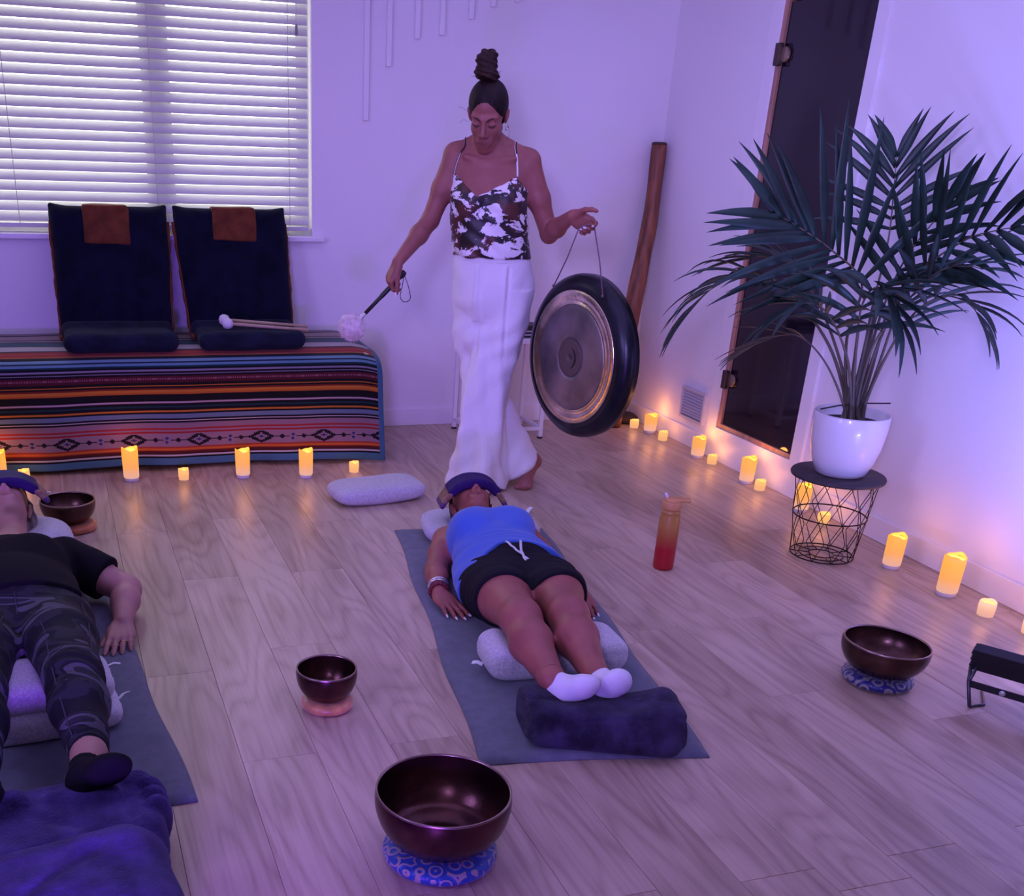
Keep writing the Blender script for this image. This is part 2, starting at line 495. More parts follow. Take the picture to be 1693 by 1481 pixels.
# ------------------------------------------------------------------ window, sill, glass
win = struct(MB().add(*boxg((WX0, YB + 0.085, WZ0), (WX0 + 0.06, YB + 0.145, WZ1))).add(*boxg((WX1 - 0.06, YB + 0.085, WZ0), (WX1, YB + 0.145, WZ1)))
             .add(*boxg((WX0 + 0.06, YB + 0.085, WZ0), (WX1 - 0.06, YB + 0.145, WZ0 + 0.06))).add(*boxg((WX0 + 0.06, YB + 0.085, WZ1 - 0.06), (WX1 - 0.06, YB + 0.145, WZ1)))
             .build('window_1', trim_m))
MB().add(*boxg((0.505, YB + 0.075, WZ0 + 0.06), (0.635, YB + 0.145, WZ1 - 0.06))).build('mullion', trim_m, win)
def pane_mat():
    m = bpy.data.materials.new('window_glass'); N, L, b = nodes_of(m)
    N.remove(b); out = [n for n in N if n.type == 'OUTPUT_MATERIAL'][0]
    t = N.new('ShaderNodeBsdfTransparent'); g = N.new('ShaderNodeBsdfGlossy'); g.inputs['Roughness'].default_value = 0.02
    mx = N.new('ShaderNodeMixShader'); mx.inputs[0].default_value = 0.06
    L.new(t.outputs[0], mx.inputs[1]); L.new(g.outputs[0], mx.inputs[2]); L.new(mx.outputs[0], out.inputs[0])
    return m
pane_m = pane_mat()
for a, b_ in ((WX0 + 0.06, 0.50), (0.635, WX1 - 0.06)):
    MB().add(*boxg((a, YB + 0.113, WZ0 + 0.06), (b_, YB + 0.117, WZ1 - 0.06))).build('pane', pane_m, win)
MB().add(*boxg((WX0 - 0.06, YB - 0.038, 0.958), (1.355, YB + 0.085, 0.984), 0.006)).build('window_sill', trim_m, win)

# ------------------------------------------------------------------ slatted blind
def slat_mat():
    m = bpy.data.materials.new('white_blind_slat'); N, L, b = nodes_of(m)
    out = [n for n in N if n.type == 'OUTPUT_MATERIAL'][0]
    b.inputs['Base Color'].default_value = (0.60, 0.59, 0.58, 1); b.inputs['Roughness'].default_value = 0.45
    t = N.new('ShaderNodeBsdfTranslucent'); t.inputs[0].default_value = (0.85, 0.85, 0.82, 1)
    mx = N.new('ShaderNodeMixShader'); mx.inputs[0].default_value = 0.06
    L.new(b.outputs[0], mx.inputs[1]); L.new(t.outputs[0], mx.inputs[2]); L.new(mx.outputs[0], out.inputs[0])
    return m
slat_m = slat_mat()
BY = YB + 0.036
blind = thing('venetian_blind', 'white horizontal slatted blind lowered over the bright window', 'blind', (0.28, BY, WZ1 - 0.005))
MB().add(*boxg((WX0 + 0.012, BY - 0.028, WZ1 - 0.052), (WX1 - 0.012, BY + 0.028, WZ1 - 0.004), 0.003)).build('headrail', metal_w, blind)
tilt = math.radians(50)
dv = Vector((0, math.cos(tilt), math.sin(tilt))); nv = Vector((0, -math.sin(tilt), math.cos(tilt)))
SX0, SX1, SW, ST = WX0 + 0.014, WX1 - 0.016, 0.0255, 0.0014
slat_me = None
zz = 1.054; k = 0
while zz < WZ1 - 0.075:
    if slat_me is None:
        prof = []
        for j in range(7):
            t = -1 + j / 3.0
            prof.append((t * SW, 0.0022 * (1 - t * t)))
        pts = [dv * a + nv * (c + ST) for a, c in prof] + [dv * a + nv * (c - ST) for a, c in reversed(prof)]
        V = [(SX0 - 0.28, p.y, p.z) for p in pts] + [(SX1 - 0.28, p.y, p.z) for p in pts]; n = len(pts)
        F = [(j, (j + 1) % n, n + (j + 1) % n, n + j) for j in range(n)] + [tuple(range(n)), tuple(range(2 * n - 1, n - 1, -1))]
        slat_me = bpy.data.meshes.new('slat'); slat_me.from_pydata(V, [], F); slat_me.materials.append(slat_m); slat_me.update()
    o = bpy.data.objects.new('slat', slat_me); COL.objects.link(o); o.parent = blind
    o.location = (0, 0, zz - (WZ1 - 0.005)); OFF[o.name] = Vector((0.28, BY, zz))
    zz += 0.0435; k += 1
MB().add(*boxg((SX0, BY - 0.026, 1.006), (SX1, BY + 0.026, 1.026), 0.004)).build('bottom_rail', slat_m, blind)
for cx in (-0.10, 0.54, 1.185):
    for dy in (-0.0225, 0.0225):
        MB().add(*tube([(cx, BY + dy, 1.02), (cx, BY + dy, WZ1 - 0.05)], 0.0018, 5)).build('ladder_cord', slat_m, blind)
MB().add(*tube([(1.225, BY - 0.034, 1.90), (1.225, BY - 0.034, WZ1 - 0.05)], 0.0012, 5)).build('pull_cord', slat_m, blind)
MB().add(*lathe([(0.001, 0.045), (0.006, 0.04), (0.008, 0.01), (0.006, 0.0), (0.001, 0.0)], 10, (1.225, BY - 0.034, 1.86))).build('cord_tassel', mat('grey_tassel', (0.25, 0.25, 0.27), 0.5), blind)

# ------------------------------------------------------------------ white rods on the wall
for i, (x, zb) in enumerate(((1.563, 1.518), (1.674, 1.755), (1.814, 1.878), (1.940, 1.902), (2.086, 1.977), (2.196, 2.035), (2.324, 2.063))):
    lab = ['longest white square rod mounted upright on the wall nearest the window', 'second longest white rod on the wall, just right of the longest',
           'third white wall rod from the window, ending just higher than the topknot', 'fourth white wall rod from the window, slightly shorter than the third',
           'fifth white wall rod from the window, above the standing woman', 'sixth white wall rod from the window, a short end at the picture top',
           'shortest visible white wall rod, seventh and last of the row from the window'][i]
    o = MB().add(*boxg((x - 0.0125, YB - 0.024, zb), (x + 0.0125, YB, ZC - 0.02), 0.002)).build('wall_rod', trim_m, None, False, (x, YB, zb))
    tag(o, lab, 'wall rod', 'white rods hung on the back wall')

# ------------------------------------------------------------------ dark glass door in a wooden reveal
reveal_m = mat('reddish_pine', (0.42, 0.22, 0.15), 0.5, var=0.25, vscale=4, stretch=(8, 8, 0.8))
def dark_glass():
    m = bpy.data.materials.new('dark_tinted_glass'); N, L, b = nodes_of(m)
    b.inputs['Base Color'].default_value = (0.010, 0.006, 0.012, 1); b.inputs['Roughness'].default_value = 0.06
    b.inputs['Specular IOR Level'].default_value = 0.5
    return m
door = struct(MB().add(*boxg((XR - 0.004, DY1 - 0.030, DZ0 + 0.022), (XR + 0.15, DY1, DZ1 - 0.022))).add(*boxg((XR - 0.004, DY0, DZ0), (XR + 0.15, DY1, DZ0 + 0.022)))
              .add(*boxg((XR - 0.004, DY0, DZ1 - 0.022), (XR + 0.15, DY1, DZ1))).add(*boxg((XR + 0.02, DY0, DZ0 + 0.022), (XR + 0.15, DY0 + 0.012, DZ1 - 0.022))).build('door_1', reveal_m))
MB().add(*boxg((XR + 0.006, DY0 + 0.002, DZ0 + 0.026), (XR + 0.014, DY1 - 0.034, DZ1 - 0.026))).build('glass_panel', dark_glass(), door)
brass = mat('worn_brass', (0.42, 0.33, 0.24), 0.35, 0.9)
dkbrass = mat('dark_bronze', (0.10, 0.07, 0.06), 0.4, 0.8)
for z in (1.847, 0.413):
    h = MB().add(*boxg((XR - 0.030, DY1 - 0.045, z - 0.045), (XR - 0.004, DY1 - 0.012, z + 0.045), 0.004)).build('hinge', dkbrass, door)
    MB().add(*lathe([(0.001, 0.0), (0.030, 0.0), (0.032, 0.006), (0.030, 0.014), (0.001, 0.016)], 24, (0, 0, 0), frame_of((-1, 0, 0)))).build('hinge_plate', brass, h)
    hp = [c for c in h.children][0]; hp.location = (XR + 0.004, DY1 - 0.062, z)
struct(MB().add(*boxg((XR - 0.016, 4.076, 0), (XR + 0.002, DY0, ZC), 0.003)).build('trim_1', trim_m))
struct(MB().add(*boxg((XR - 0.010, DY1, 0), (XR + 0.002, 4.885, ZC), 0.003)).build('trim_2', trim_m))
struct(MB().add(*boxg((XR - 0.012, DY0, 0.0), (XR + 0.002, DY1, DZ0), 0.002)).build('trim_3', trim_m))
struct(MB().add(*boxg((XR + 0.14, DY0 - 0.1, 0), (XR + 0.2, DY1 + 0.1, DZ1 + 0.1))).build('trim_4', black_m))

# ------------------------------------------------------------------ wall vent
vy0, vy1, vz0, vz1 = 4.930, 5.165, 0.138, 0.305
vent = thing('wall_vent', 'small white louvred air vent low on the right wall beside the glass door', 'vent', (XR, (vy0 + vy1) / 2, vz0))
mb = MB()
for lo, hi in (((vy0, vz0), (vy1, vz0 + .014)), ((vy0, vz1 - .014), (vy1, vz1)), ((vy0, vz0 + .014), (vy0 + .014, vz1 - .014)), ((vy1 - .014, vz0 + .014), (vy1, vz1 - .014))):
    mb.add(*boxg((XR - 0.014, lo[0], lo[1]), (XR, hi[0], hi[1])))
vent_m = mat('vent_grey_white', (0.55, 0.54, 0.58), 0.5)
mb.build('vent_frame', vent_m, vent)
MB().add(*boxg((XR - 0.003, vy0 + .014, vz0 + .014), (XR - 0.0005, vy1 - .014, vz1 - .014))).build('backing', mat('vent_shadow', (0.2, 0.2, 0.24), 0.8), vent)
for i in range(9):
    z = vz0 + 0.022 + i * 0.0155
    V = [(XR - 0.012, vy0 + .014, z), (XR - 0.012, vy1 - .014, z), (XR - 0.003, vy1 - .014, z + 0.009), (XR - 0.003, vy0 + .014, z + 0.009)]
    V += [(x, y, zc + 0.002) for x, y, zc in V]
    geo('louvre', V, [(3, 2, 1, 0), (4, 5, 6, 7), (0, 1, 5, 4), (1, 2, 6, 5), (2, 3, 7, 6), (3, 0, 4, 7)], vent_m, vent, False)
# ------------------------------------------------------------------ bench under its striped blanket
bench = thing('bench', 'low bench wholly under the striped blanket, below the window', 'bench', (0.2, 5.42, 0))
oak = mat('pale_wood', (0.45, 0.32, 0.2), 0.5, var=0.2, vscale=6, stretch=(1, 8, 8))
MB().add(*boxg((-1.15, 5.16, 0.40), (1.455, 5.71, 0.505), 0.02)).build('bench_top', oak, bench)
for x in (-1.08, 1.385):
    for y in (5.22, 5.65): MB().add(*boxg((x - 0.03, y - 0.03, 0), (x + 0.03, y + 0.03, 0.40), 0.004)).build('leg', oak, bench)

def blanket_color(t, x):
    """t: 0 at the front fold .. 1 at the hem (front); negative = on the top. x metres"""
    S = [(-1.2, '#101320'), (-0.98, '#1a5560'), (-0.92, '#10131d'), (-0.86, '#b7a6a8'), (-0.80, '#1b1a24'), (-0.74, '#c3b2a4'), (-0.52, '#1a1b26'), (-0.48, '#b3a5a0'), (-0.40, '#202430'),
         (-0.36, '#1b5a62'), (-0.22, '#14202a'), (-0.19, '#c9c3cc'), (-0.05, '#0c0c14'), (-0.025, '#a02a18'), (0.012, '#c03a1c'), (0.03, '#8c1f16'), (0.05, '#b8331c'), (0.068, '#d98a35'), (0.078, '#0b0b14'),
         (0.115, '#7fb0c8'), (0.145, '#182848'), (0.158, '#6fa0bd'), (0.183, '#0f3a44'), (0.198, '#0a0a12'), (0.212, '#9a90a8'), (0.222, '#0c0c15'), (0.238, '#8d7f96'), (0.246, '#0d0b15'), (0.262, '#5b1626'),
         (0.276, '#94606f'), (0.290, '#541424'), (0.312, '#0a0910'), (0.332, '#cf7a2a'), (0.345, '#0c0a10'), (0.360, '#7a2418'), (0.370, '#d1842f'), (0.398, '#c66a24'), (0.408, '#09090f'),
         (0.470, '#c3a9b5'), (0.484, '#0b0b14'), (0.502, '#0f3b42'), (0.520, '#090a12'), (0.545, '#cd7c2c'), (0.556, '#0a0a12'), (0.575, '#6f86a0'), (0.606, '#0b0c14'), (0.620, '#c4bcc4'), (0.630, '#0a0b13'),
         (0.645, '#967a8c'), (0.690, '#a82a2e'), (0.704, '#9a7d8e'), (0.722, '#a3252a'), (0.736, '#9b8192'), (0.845, '#b04030'), (0.858, '#d8762c'), (0.872, '#b54a28'), (0.884, '#5a1a1c'), (0.902, '#0b0a10'),
         (0.915, '#d0c6ca'), (0.928, '#0b0b12'), (0.940, '#4e7f9e'), (2.0, '#4e7f9e')]
    edges = np.array([s[0] for s in S]); cols = np.array([lin(s[1]) for s in S]) * np.array((0.60, 0.56, 0.50))
    i = np.clip(np.searchsorted(edges, t, side='right') - 1, 0, len(S) - 1)
    c = cols[i].copy()
    black = np.array(lin('#120c14')); navy = np.array(lin('#1c2c58'))
    # maroon band: small dashes
    m = (t > 0.268) & (t < 0.288) & (((x * 90) % 1.0) < 0.4); c[m] = np.array(lin('#4a1022'))
    # diamond band
    P = 0.298; band = (t > 0.738) & (t < 0.843); v = (t - 0.790) / 0.0535
    u = ((x - 0.300 + P / 2) % P - P / 2)
    st = lambda q: np.round(q * 6) / 6
    d = np.abs(st(u / 0.064)) + np.abs(st(v))
    c[band & (d <= 1.05) & (d > 0.66)] = black
    c[band & (d <= 0.30)] = navy
    for cu, r, colr in ((-0.098, 0.016, black), (0.098, 0.016, black), (0.149, 0.010, navy), (-0.149, 0.010, navy)):
        for dv_ in ((0,) if r > 0.012 else (-0.33, 0.33)):
            dd = np.abs(u - cu) / r + np.abs(v - dv_) / (0.36 if r > 0.012 else 0.28)
            c[band & (dd < 1)] = colr
    for sgn in (-1, 1):
        c[band & (np.abs(v) < 0.07) & (u * sgn > 0.05) & (u * sgn < 0.135)] = black
    hm = (x > 1.472) & (t > -1.2); c[hm] = np.array(lin('#4e7f9e')) * 0.5
    return c

def build_blanket():
    # profile (y, z) from the back over the top and down the front
    pr = spline([(5.705, 0.520), (5.60, 0.522), (5.45, 0.524), (5.30, 0.524), (5.20, 0.518), (5.12, 0.490), (5.085, 0.44), (5.08, 0.34), (5.075, 0.22), (5.07, 0.11), (5.065, 0.012)], 420)
    s = np.concatenate([[0], np.cumsum(np.linalg.norm(np.diff(pr, axis=0), axis=1))])
    ss = np.linspace(0, s[-1], 262); prof = np.stack([np.interp(ss, s, pr[:, k]) for k in (0, 1)], 1)
    s_fold = np.interp(-5.185, -pr[:, 0], s)                       # start of the red stripe
    tt = (ss - s_fold) / (s[-1] - s_fold)
    xs = np.linspace(-1.17, 1.498, 520)
    Xg, Tg = np.meshgrid(xs, tt, indexing='xy')
    Y = np.repeat(prof[:, :1], len(xs), 1); Z = np.repeat(prof[:, 1:], len(xs), 1)
    dn = np.clip(Tg, 0, 1)
    wv = 0.020 * dn ** 1.2 * np.sin(Xg * 5.2 + 0.6) + 0.010 * dn * np.sin(Xg * 11.3 + 2.0) + 0.004 * np.sin(Xg * 23 + Tg * 4) * dn
    Y = Y - wv + 0.0 - 0.07 * dn * np.clip((0.6 + Xg) / 2.1, 0, 1) + 0.035
    Y = np.minimum(Y, YB - 0.012)
    Z = Z - 0.012 * np.clip(Tg, 0, 1) * np.clip(np.sin(Xg * 4.1), -1, 1) * 0.4
    Z = Z + dn * (0.010 + 0.011 * np.sin(Xg * 2.6 + 0.4) + 0.006 * np.sin(Xg * 6.3))
    Z = np.where(Tg > 0.2, np.maximum(Z, 0.006), Z)
    # rounded shoulder at the right end
    e = np.clip((Xg - 1.36) / 0.138, 0, 1)
    Z = Z - 0.030 * e ** 2 * (1 - dn)
    # top sags between the weights
    Z = Z + np.where(Tg < 0, 0.003 * np.sin(Xg * 9) * np.sin(Tg * 6), 0)
    V = np.stack([Xg, Y, Z], -1).reshape(-1, 3)
    nx = len(xs); ny = len(tt)
    i = np.arange((ny - 1) * (nx - 1)); r = i // (nx - 1); c = i % (nx - 1); a = r * nx + c
    F = np.stack([a, a + nx, a + nx + 1, a + 1], 1)
    m = bpy.data.materials.new('striped_blanket'); N, L, b = nodes_of(m)
    at = N.new('ShaderNodeVertexColor'); at.layer_name = 'weave'
    L.new(at.outputs[0], b.inputs['Base Color']); b.inputs['Roughness'].default_value = 0.9; b.inputs['Sheen Weight'].default_value = 0.15
    b.inputs['Specular IOR Level'].default_value = 0.2
    tc = N.new('ShaderNodeTexCoord'); nz = N.new('ShaderNodeTexNoise'); nz.inputs['Scale'].default_value = 350; L.new(tc.outputs['Object'], nz.inputs[0])
    bp = N.new('ShaderNodeBump'); bp.inputs['Strength'].default_value = 0.25; bp.inputs['Distance'].default_value = 0.004; L.new(nz.outputs[0], bp.inputs['Height']); L.new(bp.outputs[0], b.inputs['Normal'])
    o = geo('striped_blanket', V, F, m, None, True, (0.2, 5.4, 0.5))
    tf = np.repeat((tt[:-1] + tt[1:]) / 2, nx - 1); xf = np.tile((xs[:-1] + xs[1:]) / 2, ny - 1)
    cf = blanket_color(tf, xf)
    lay = o.data.color_attributes.new('weave', 'FLOAT_COLOR', 'CORNER')
    lay.data.foreach_set('color', np.repeat(np.concatenate([cf, np.ones((len(cf), 1))], 1), 4, axis=0).astype(np.float32).ravel())
    so = o.modifiers.new('thickness', 'SOLIDIFY'); so.thickness = 0.005; so.offset = 1
    tag(o, 'long striped woven blanket with diamond border draped over the bench below the window', 'blanket')
build_blanket()

# ------------------------------------------------------------------ two legless floor chairs
navy_m = mat('navy_plush', (0.0045, 0.0055, 0.017), 0.95, bump=0.4, bscale=240, sheen=0.04, spec=0.1, var=0.3, vscale=14)
navy_lit = mat('navy_plush_lit', (0.008, 0.011, 0.026), 0.95, bump=0.4, bscale=240, sheen=0.06, spec=0.1, var=0.3, vscale=14)  # same plush in a lighter colour, for light falling on the seat
tan_m = mat('tan_suede', (0.125, 0.034, 0.013), 0.85, var=0.25, vscale=18, bump=0.2, bscale=200, sheen=0.05, spec=0.15)
def Rx(a): c, s = math.cos(a), math.sin(a); return np.array([[1, 0, 0], [0, c, -s], [0, s, c]])
def Ry(a): c, s = math.cos(a), math.sin(a); return np.array([[c, 0, s], [0, 1, 0], [-s, 0, c]])
def Rz(a): c, s = math.cos(a), math.sin(a); return np.array([[c, -s, 0], [s, c, 0], [0, 0, 1]])
def floor_chair(x0, x1, xb0, xb1, flap, label, skew):
    """x0,x1: back top edge, xb0,xb1: bottom; the chair stands on the blanket"""
    yb, zb, yt, zt = 5.47, 0.565, 5.640, 1.095
    root = thing('floor_chair', label, 'floor chair', ((x0 + x1) / 2, 5.42, 0.525), 'navy floor chairs on the bench')
    s = SDF((min(x0, xb0) - 0.08, 5.08, 0.50), (max(x1, xb1) + 0.08, 5.72, 1.18), 0.006)
    # seat: flat cushion with a fat rolled front edge
    s.add(BOX(((xb0 + xb1) / 2, 5.34, 0.563), ((xb1 - xb0) / 2, 0.16, 0.036), None, 0.034), 0.02)
    s.add(CAP((xb0 + 0.03, 5.445, 0.590), (xb1 - 0.03, 5.445, 0.590), 0.030, 0.030), 0.05)
    s.add(CAP((xb0 + 0.035 + skew, 5.215, 0.566), (xb1 - 0.03 + skew, 5.215, 0.566), 0.038, 0.038), 0.03)
    V, F = s.mesh(); N_ = normals(V, F); V = V + N_ * (0.004 * wob(V, 14))[:, None]
    geo('seat', V, F, navy_lit, root)
    s = SDF((min(x0, xb0) - 0.08, 5.30, 0.50), (max(x1, xb1) + 0.08, 5.72, 1.18), 0.006)
    n = 24
    for i in range(n):
        t = i / (n - 1); c = np.array([(xb0 + xb1) / 2 * (1 - t) + (x0 + x1) / 2 * t, yb + (yt - yb) * t, zb + (zt - 0.02 - zb) * t])
        w = ((xb1 - xb0) * (1 - t) + (x1 - x0) * t) / 2
        s.add(CAP(c - (w - 0.035, 0, 0), c + (w - 0.035, 0, 0), 0.036, 0.036), 0.03)
    for xx, sg in ((x0, 1), (x1, -1)):
        s.add(CAP((xx + sg * 0.05, yt - 0.005, zt - 0.035), (xx + sg * 0.002, yt, zt + 0.016), 0.034, 0.010), 0.03)
    V, F = s.mesh(); N_ = normals(V, F); V = V + N_ * (0.004 * wob(V, 13, 2.0))[:, None]
    geo('backrest', V, F, navy_m, root)
    for xa, xb_, sg in ((x0, xb0, -1), (x1, xb1, 1)):
        pts = []
        for i in range(26):
            t = i / 25; xx = xb_ * (1 - t) + xa * t
            pts.append((xx + sg * (0.007 + 0.005 * wob(np.array((i * 0.9, xa * 7, 1.0)), 1.0)), yb + (yt - yb) * t - 0.012, zb - 0.01 + (zt - 0.04 - zb) * t))
        pts = [(pts[0][0], 5.36, 0.560), (pts[0][0], 5.43, 0.556)] + pts
        MB().add(*tube(pts, 0.0085, 6, flat=1.6)).build('edge_piping', tan_m, root, True)
    fx0, fx1, fz = flap
    s = SDF((fx0 - 0.05, 5.45, fz - 0.05), (fx1 + 0.05, 5.725, 1.16), 0.005)
    dy = (yt - yb) / (zt - zb)
    def yf(z): return yt - (zt - z) * dy - 0.040
    cx = (fx0 + fx1) / 2; hw = (fx1 - fx0) / 2
    R = Rx(-math.atan(dy)); zc = (fz + 1.10) / 2
    s.add(BOX((cx, yf(zc), zc), (hw, 0.009, (1.115 - fz) / 2), R @ Ry(0.03), 0.008), 0.01)
    s.add(BOX((cx, yt + 0.0, 1.106), (hw - 0.002, 0.046, 0.012), None, 0.010), 0.012)
    V, F = s.mesh(); V = V + normals(V, F) * (0.002 * wob(V, 22, 4.0))[:, None]
    geo('headrest_flap', V, F, tan_m, root)
    return root
floor_chair(0.040, 0.560, 0.040, 0.536, (0.178, 0.388, 0.955), 'navy plush floor chair with tan headrest flap and empty seat on the bench', 0.0)
floor_chair(0.602, 1.128, 0.640, 1.125, (0.775, 0.985, 0.975), 'navy plush floor chair with two white tipped mallets lying on its seat', 0.01)

# two soft mallets lying on the right chair
stick_m = mat('light_beech', (0.50, 0.34, 0.22), 0.45, var=0.15, vscale=5)
felt_m = mat('white_felt', (0.72, 0.68, 0.70), 0.95, bump=0.4, bscale=160, sheen=0.3)
for nm, a, b_, lab in (('drum_mallet', (0.785, 5.335, 0.640), (1.172, 5.30, 0.612), 'white tipped wooden mallet on the navy chair seat, the one lying further back'),
                       ('drum_mallet', (0.790, 5.262, 0.634), (1.166, 5.245, 0.603), 'white tipped wooden mallet on the navy chair seat, the one lying nearer the front')):
    r = thing(nm, lab, 'mallet', ((a[0] + b_[0]) / 2, (a[1] + b_[1]) / 2, 0.605), 'mallets on the floor chair')
    d = np.array(b_) - np.array(a); d /= np.linalg.norm(d)
    MB().add(*tube([a, np.array(a) + d * 0.2, b_], [0.008, 0.0075, 0.0065], 10)).build('handle', stick_m, r, True)
    MB().add(*lathe([(0.0005, -0.026), (0.016, -0.022), (0.024, -0.010), (0.025, 0.004), (0.020, 0.018), (0.009, 0.025), (0.0005, 0.026)], 18, np.array(a) - d * 0.008, frame_of(d))).build('head', felt_m, r, True)

# ------------------------------------------------------------------ LED candles
def candle_mat(name, h, top, mid, low, s0, s1):
    m = bpy.data.materials.new(name); N, L, b = nodes_of(m)
    tc = N.new('ShaderNodeTexCoord'); sp = N.new('ShaderNodeSeparateXYZ'); L.new(tc.outputs['Object'], sp.inputs[0])
    mr = N.new('ShaderNodeMapRange'); mr.inputs[1].default_value = 0; mr.inputs[2].default_value = h; L.new(sp.outputs[2], mr.inputs[0])
    rp = N.new('ShaderNodeValToRGB'); e = rp.color_ramp.elements
    e[0].position = 0.1; e[0].color = (*low, 1); e[1].position = 0.92; e[1].color = (*top, 1)
    k = e.new(0.5); k.color = (*mid, 1)
    L.new(mr.outputs[0], rp.inputs[0])
    L.new(rp.outputs[0], b.inputs['Emission Color'])
    ms = N.new('ShaderNodeMapRange'); ms.inputs[3].default_value = s0; ms.inputs[4].default_value = s1; L.new(mr.outputs[0], ms.inputs[0])
    L.new(ms.outputs[0], b.inputs['Emission Strength'])
    b.inputs['Base Color'].default_value = (0.26, 0.14, 0.06, 1); b.inputs['Roughness'].default_value = 0.55
    return m
wax_tall = candle_mat('lit_ivory_wax', 0.135, (1.0, 0.41, 0.026), (1.0, 0.40, 0.085), (0.90, 0.50, 0.42), 0.72, 1.02)
wax_small = candle_mat('lit_tealight_wax', 0.047, (1.0, 0.52, 0.14), (1.0, 0.50, 0.18), (1.0, 0.47, 0.24), 0.80, 1.0)
wax_right = candle_mat('lit_pink_wax', 0.050, (1.0, 0.62, 0.42), (1.0, 0.52, 0.36), (0.95, 0.5, 0.42), 0.7, 0.95)
well_m = mat('candle_well', (0.9, 0.6, 0.2), 0.5, emit=(1.0, 0.46, 0.03), estr=1.5)
base_m = mat('candle_base', (0.62, 0.55, 0.52), 0.5)
def make_candle(h, r, wax, tall):
    root = thing('led_candle', '', 'candle')
    n = 28
    V = []; F = []
    prof = [(r * 0.93, 0.0 if not tall else 0.016), (r * 0.98, 0.02), (r, h * 0.4), (r * (1.03 if tall else 0.99), h * 0.85), (r * (1.02 if tall else .96), h), (r * 0.90, h), (r * 0.86, h - 0.006), (r * 0.82, h - 0.012)]
    a = np.linspace(0, 2 * np.pi, n, endpoint=False)
    for i, (rr, z) in enumerate(prof):
        zz = np.full(n, z)
        if i >= 3: zz = zz + (0.006 if tall else 0.002) * np.sin(a * 2 + 0.8) * (1 if i >= 4 else 0.4) + (0.002 if tall else .001) * np.sin(a * 5)
        V.append(np.stack([rr * np.cos(a), rr * np.sin(a), zz], 1))
    V = np.vstack(V)
    F = [(i * n + j, i * n + (j + 1) % n, (i + 1) * n + (j + 1) % n, (i + 1) * n + j) for i in range(len(prof) - 1) for j in range(n)]
    geo('wax_body', V, F, wax, root)
    MB().add(*lathe([(0.0005, h - 0.012), (r * 0.5, h - 0.013), (r * 0.84, h - 0.010)], n)).build('glowing_well', well_m, root, True)
    if tall: MB().add(*lathe([(0.0005, 0.0), (r * 0.90, 0.0), (r * 0.93, 0.003), (r * 0.93, 0.0165), (0.0005, 0.0165)], n)).build('base', base_m, root, True)
    else: MB().add(*lathe([(0.0005, 0.0), (r * 0.93, 0.0), (r * 0.93, 0.001), (0.0005, 0.001)], n)).build('base', base_m, root, True)
    # wick flame bulb with its own light
    MB().add(*lathe([(0.0005, h - 0.013), (0.003, h - 0.009), (0.0025, h - 0.003), (0.0005, h + 0.001)], 10)).build('flame_bulb', well_m, root, True)
    return root
def candle_light(loc, p):
    l = bpy.data.lights.new('candle_glow', 'POINT'); l.energy = p; l.color = (1.0, 0.36, 0.08); l.shadow_soft_size = 0.02
    o = bpy.data.objects.new('candle_glow', l); COL.objects.link(o); o.location = loc
tall_p = {}
small_p = {}
CAND = [
 # x, y, height, radius, kind, label
 (-0.302, 5.03, 0.135, 0.036, 't', 'tall glowing pillar candle cut by the left picture edge, before the striped blanket'),
 (0.268, 4.934, 0.150, 0.0355, 't', 'tallest pillar candle before the striped blanket, near the left navy chair'),
 (0.771, 4.890, 0.132, 0.033, 't', 'glowing pillar candle before the blanket, under the right navy chair'),
 (1.059, 4.837, 0.132, 0.032, 't', 'glowing pillar candle before the blanket, nearest its right end'),
 (3.155, 5.340, 0.103, 0.0345, 't', 'squat pillar candle by the corner, left of the wall vent'),
 (3.150, 4.819, 0.108, 0.0345, 't', 'pillar candle just right of the wall vent, at the left foot of the glass door'),
 (3.145, 4.357, 0.126, 0.035, 't', 'pillar candle standing below the dark glass door'),
 (3.140, 3.911, 0.126, 0.0335, 't', 'pillar candle seen through the wire basket table'),
 (3.061, 3.211, 0.134, 0.0355, 't', 'pillar candle right of the wire basket table along the wall'),
 (3.073, 2.922, 0.155, 0.0385, 't', 'tall pillar candle nearest the right picture edge'),
 (-0.195, 5.00, 0.055, 0.025, 's', 'small tealight candle behind the eye pillow of the person in black'),
 (0.500, 4.910, 0.050, 0.024, 's', 'small tealight candle before the blanket between two pillar candles'),
 (1.306, 4.890, 0.048, 0.024, 's', 'small tealight candle behind the grey floor cushion'),
 (3.126, 5.470, 0.044, 0.026, 's', 'small tealight candle nearest the room corner, beside the gong'),
 (3.150, 5.182, 0.048, 0.026, 's', 'small tealight candle right beside the squat corner pillar candle'),
 (3.165, 4.700, 0.045, 0.025, 's', 'small tealight candle at the left foot of the glass door'),
 (3.148, 4.245, 0.047, 0.026, 's', 'small tealight candle below the middle of the glass door'),
 (3.135, 3.741, 0.048, 0.027, 's', 'small tealight candle seen through the wire basket'),
 (3.077, 2.731, 0.053, 0.030, 'p', 'small pinkish tealight candle near the right picture edge'),
 (3.112, 2.560, 0.053, 0.031, 'p', 'small pinkish tealight candle just cut by the right picture edge'),
]
for (x, y, h, r, kd, lab) in CAND:
    root = make_candle(h, r, {'t': wax_tall, 's': wax_small, 'p': wax_right}[kd], kd == 't')
    root.location = (x, y, 0); root['label'] = lab
    root['group'] = 'pillar candles along the walls' if kd == 't' else 'tealight candles along the walls'
    candle_light((x, y, h + 0.022), 0.42 if kd == 't' else 0.16)
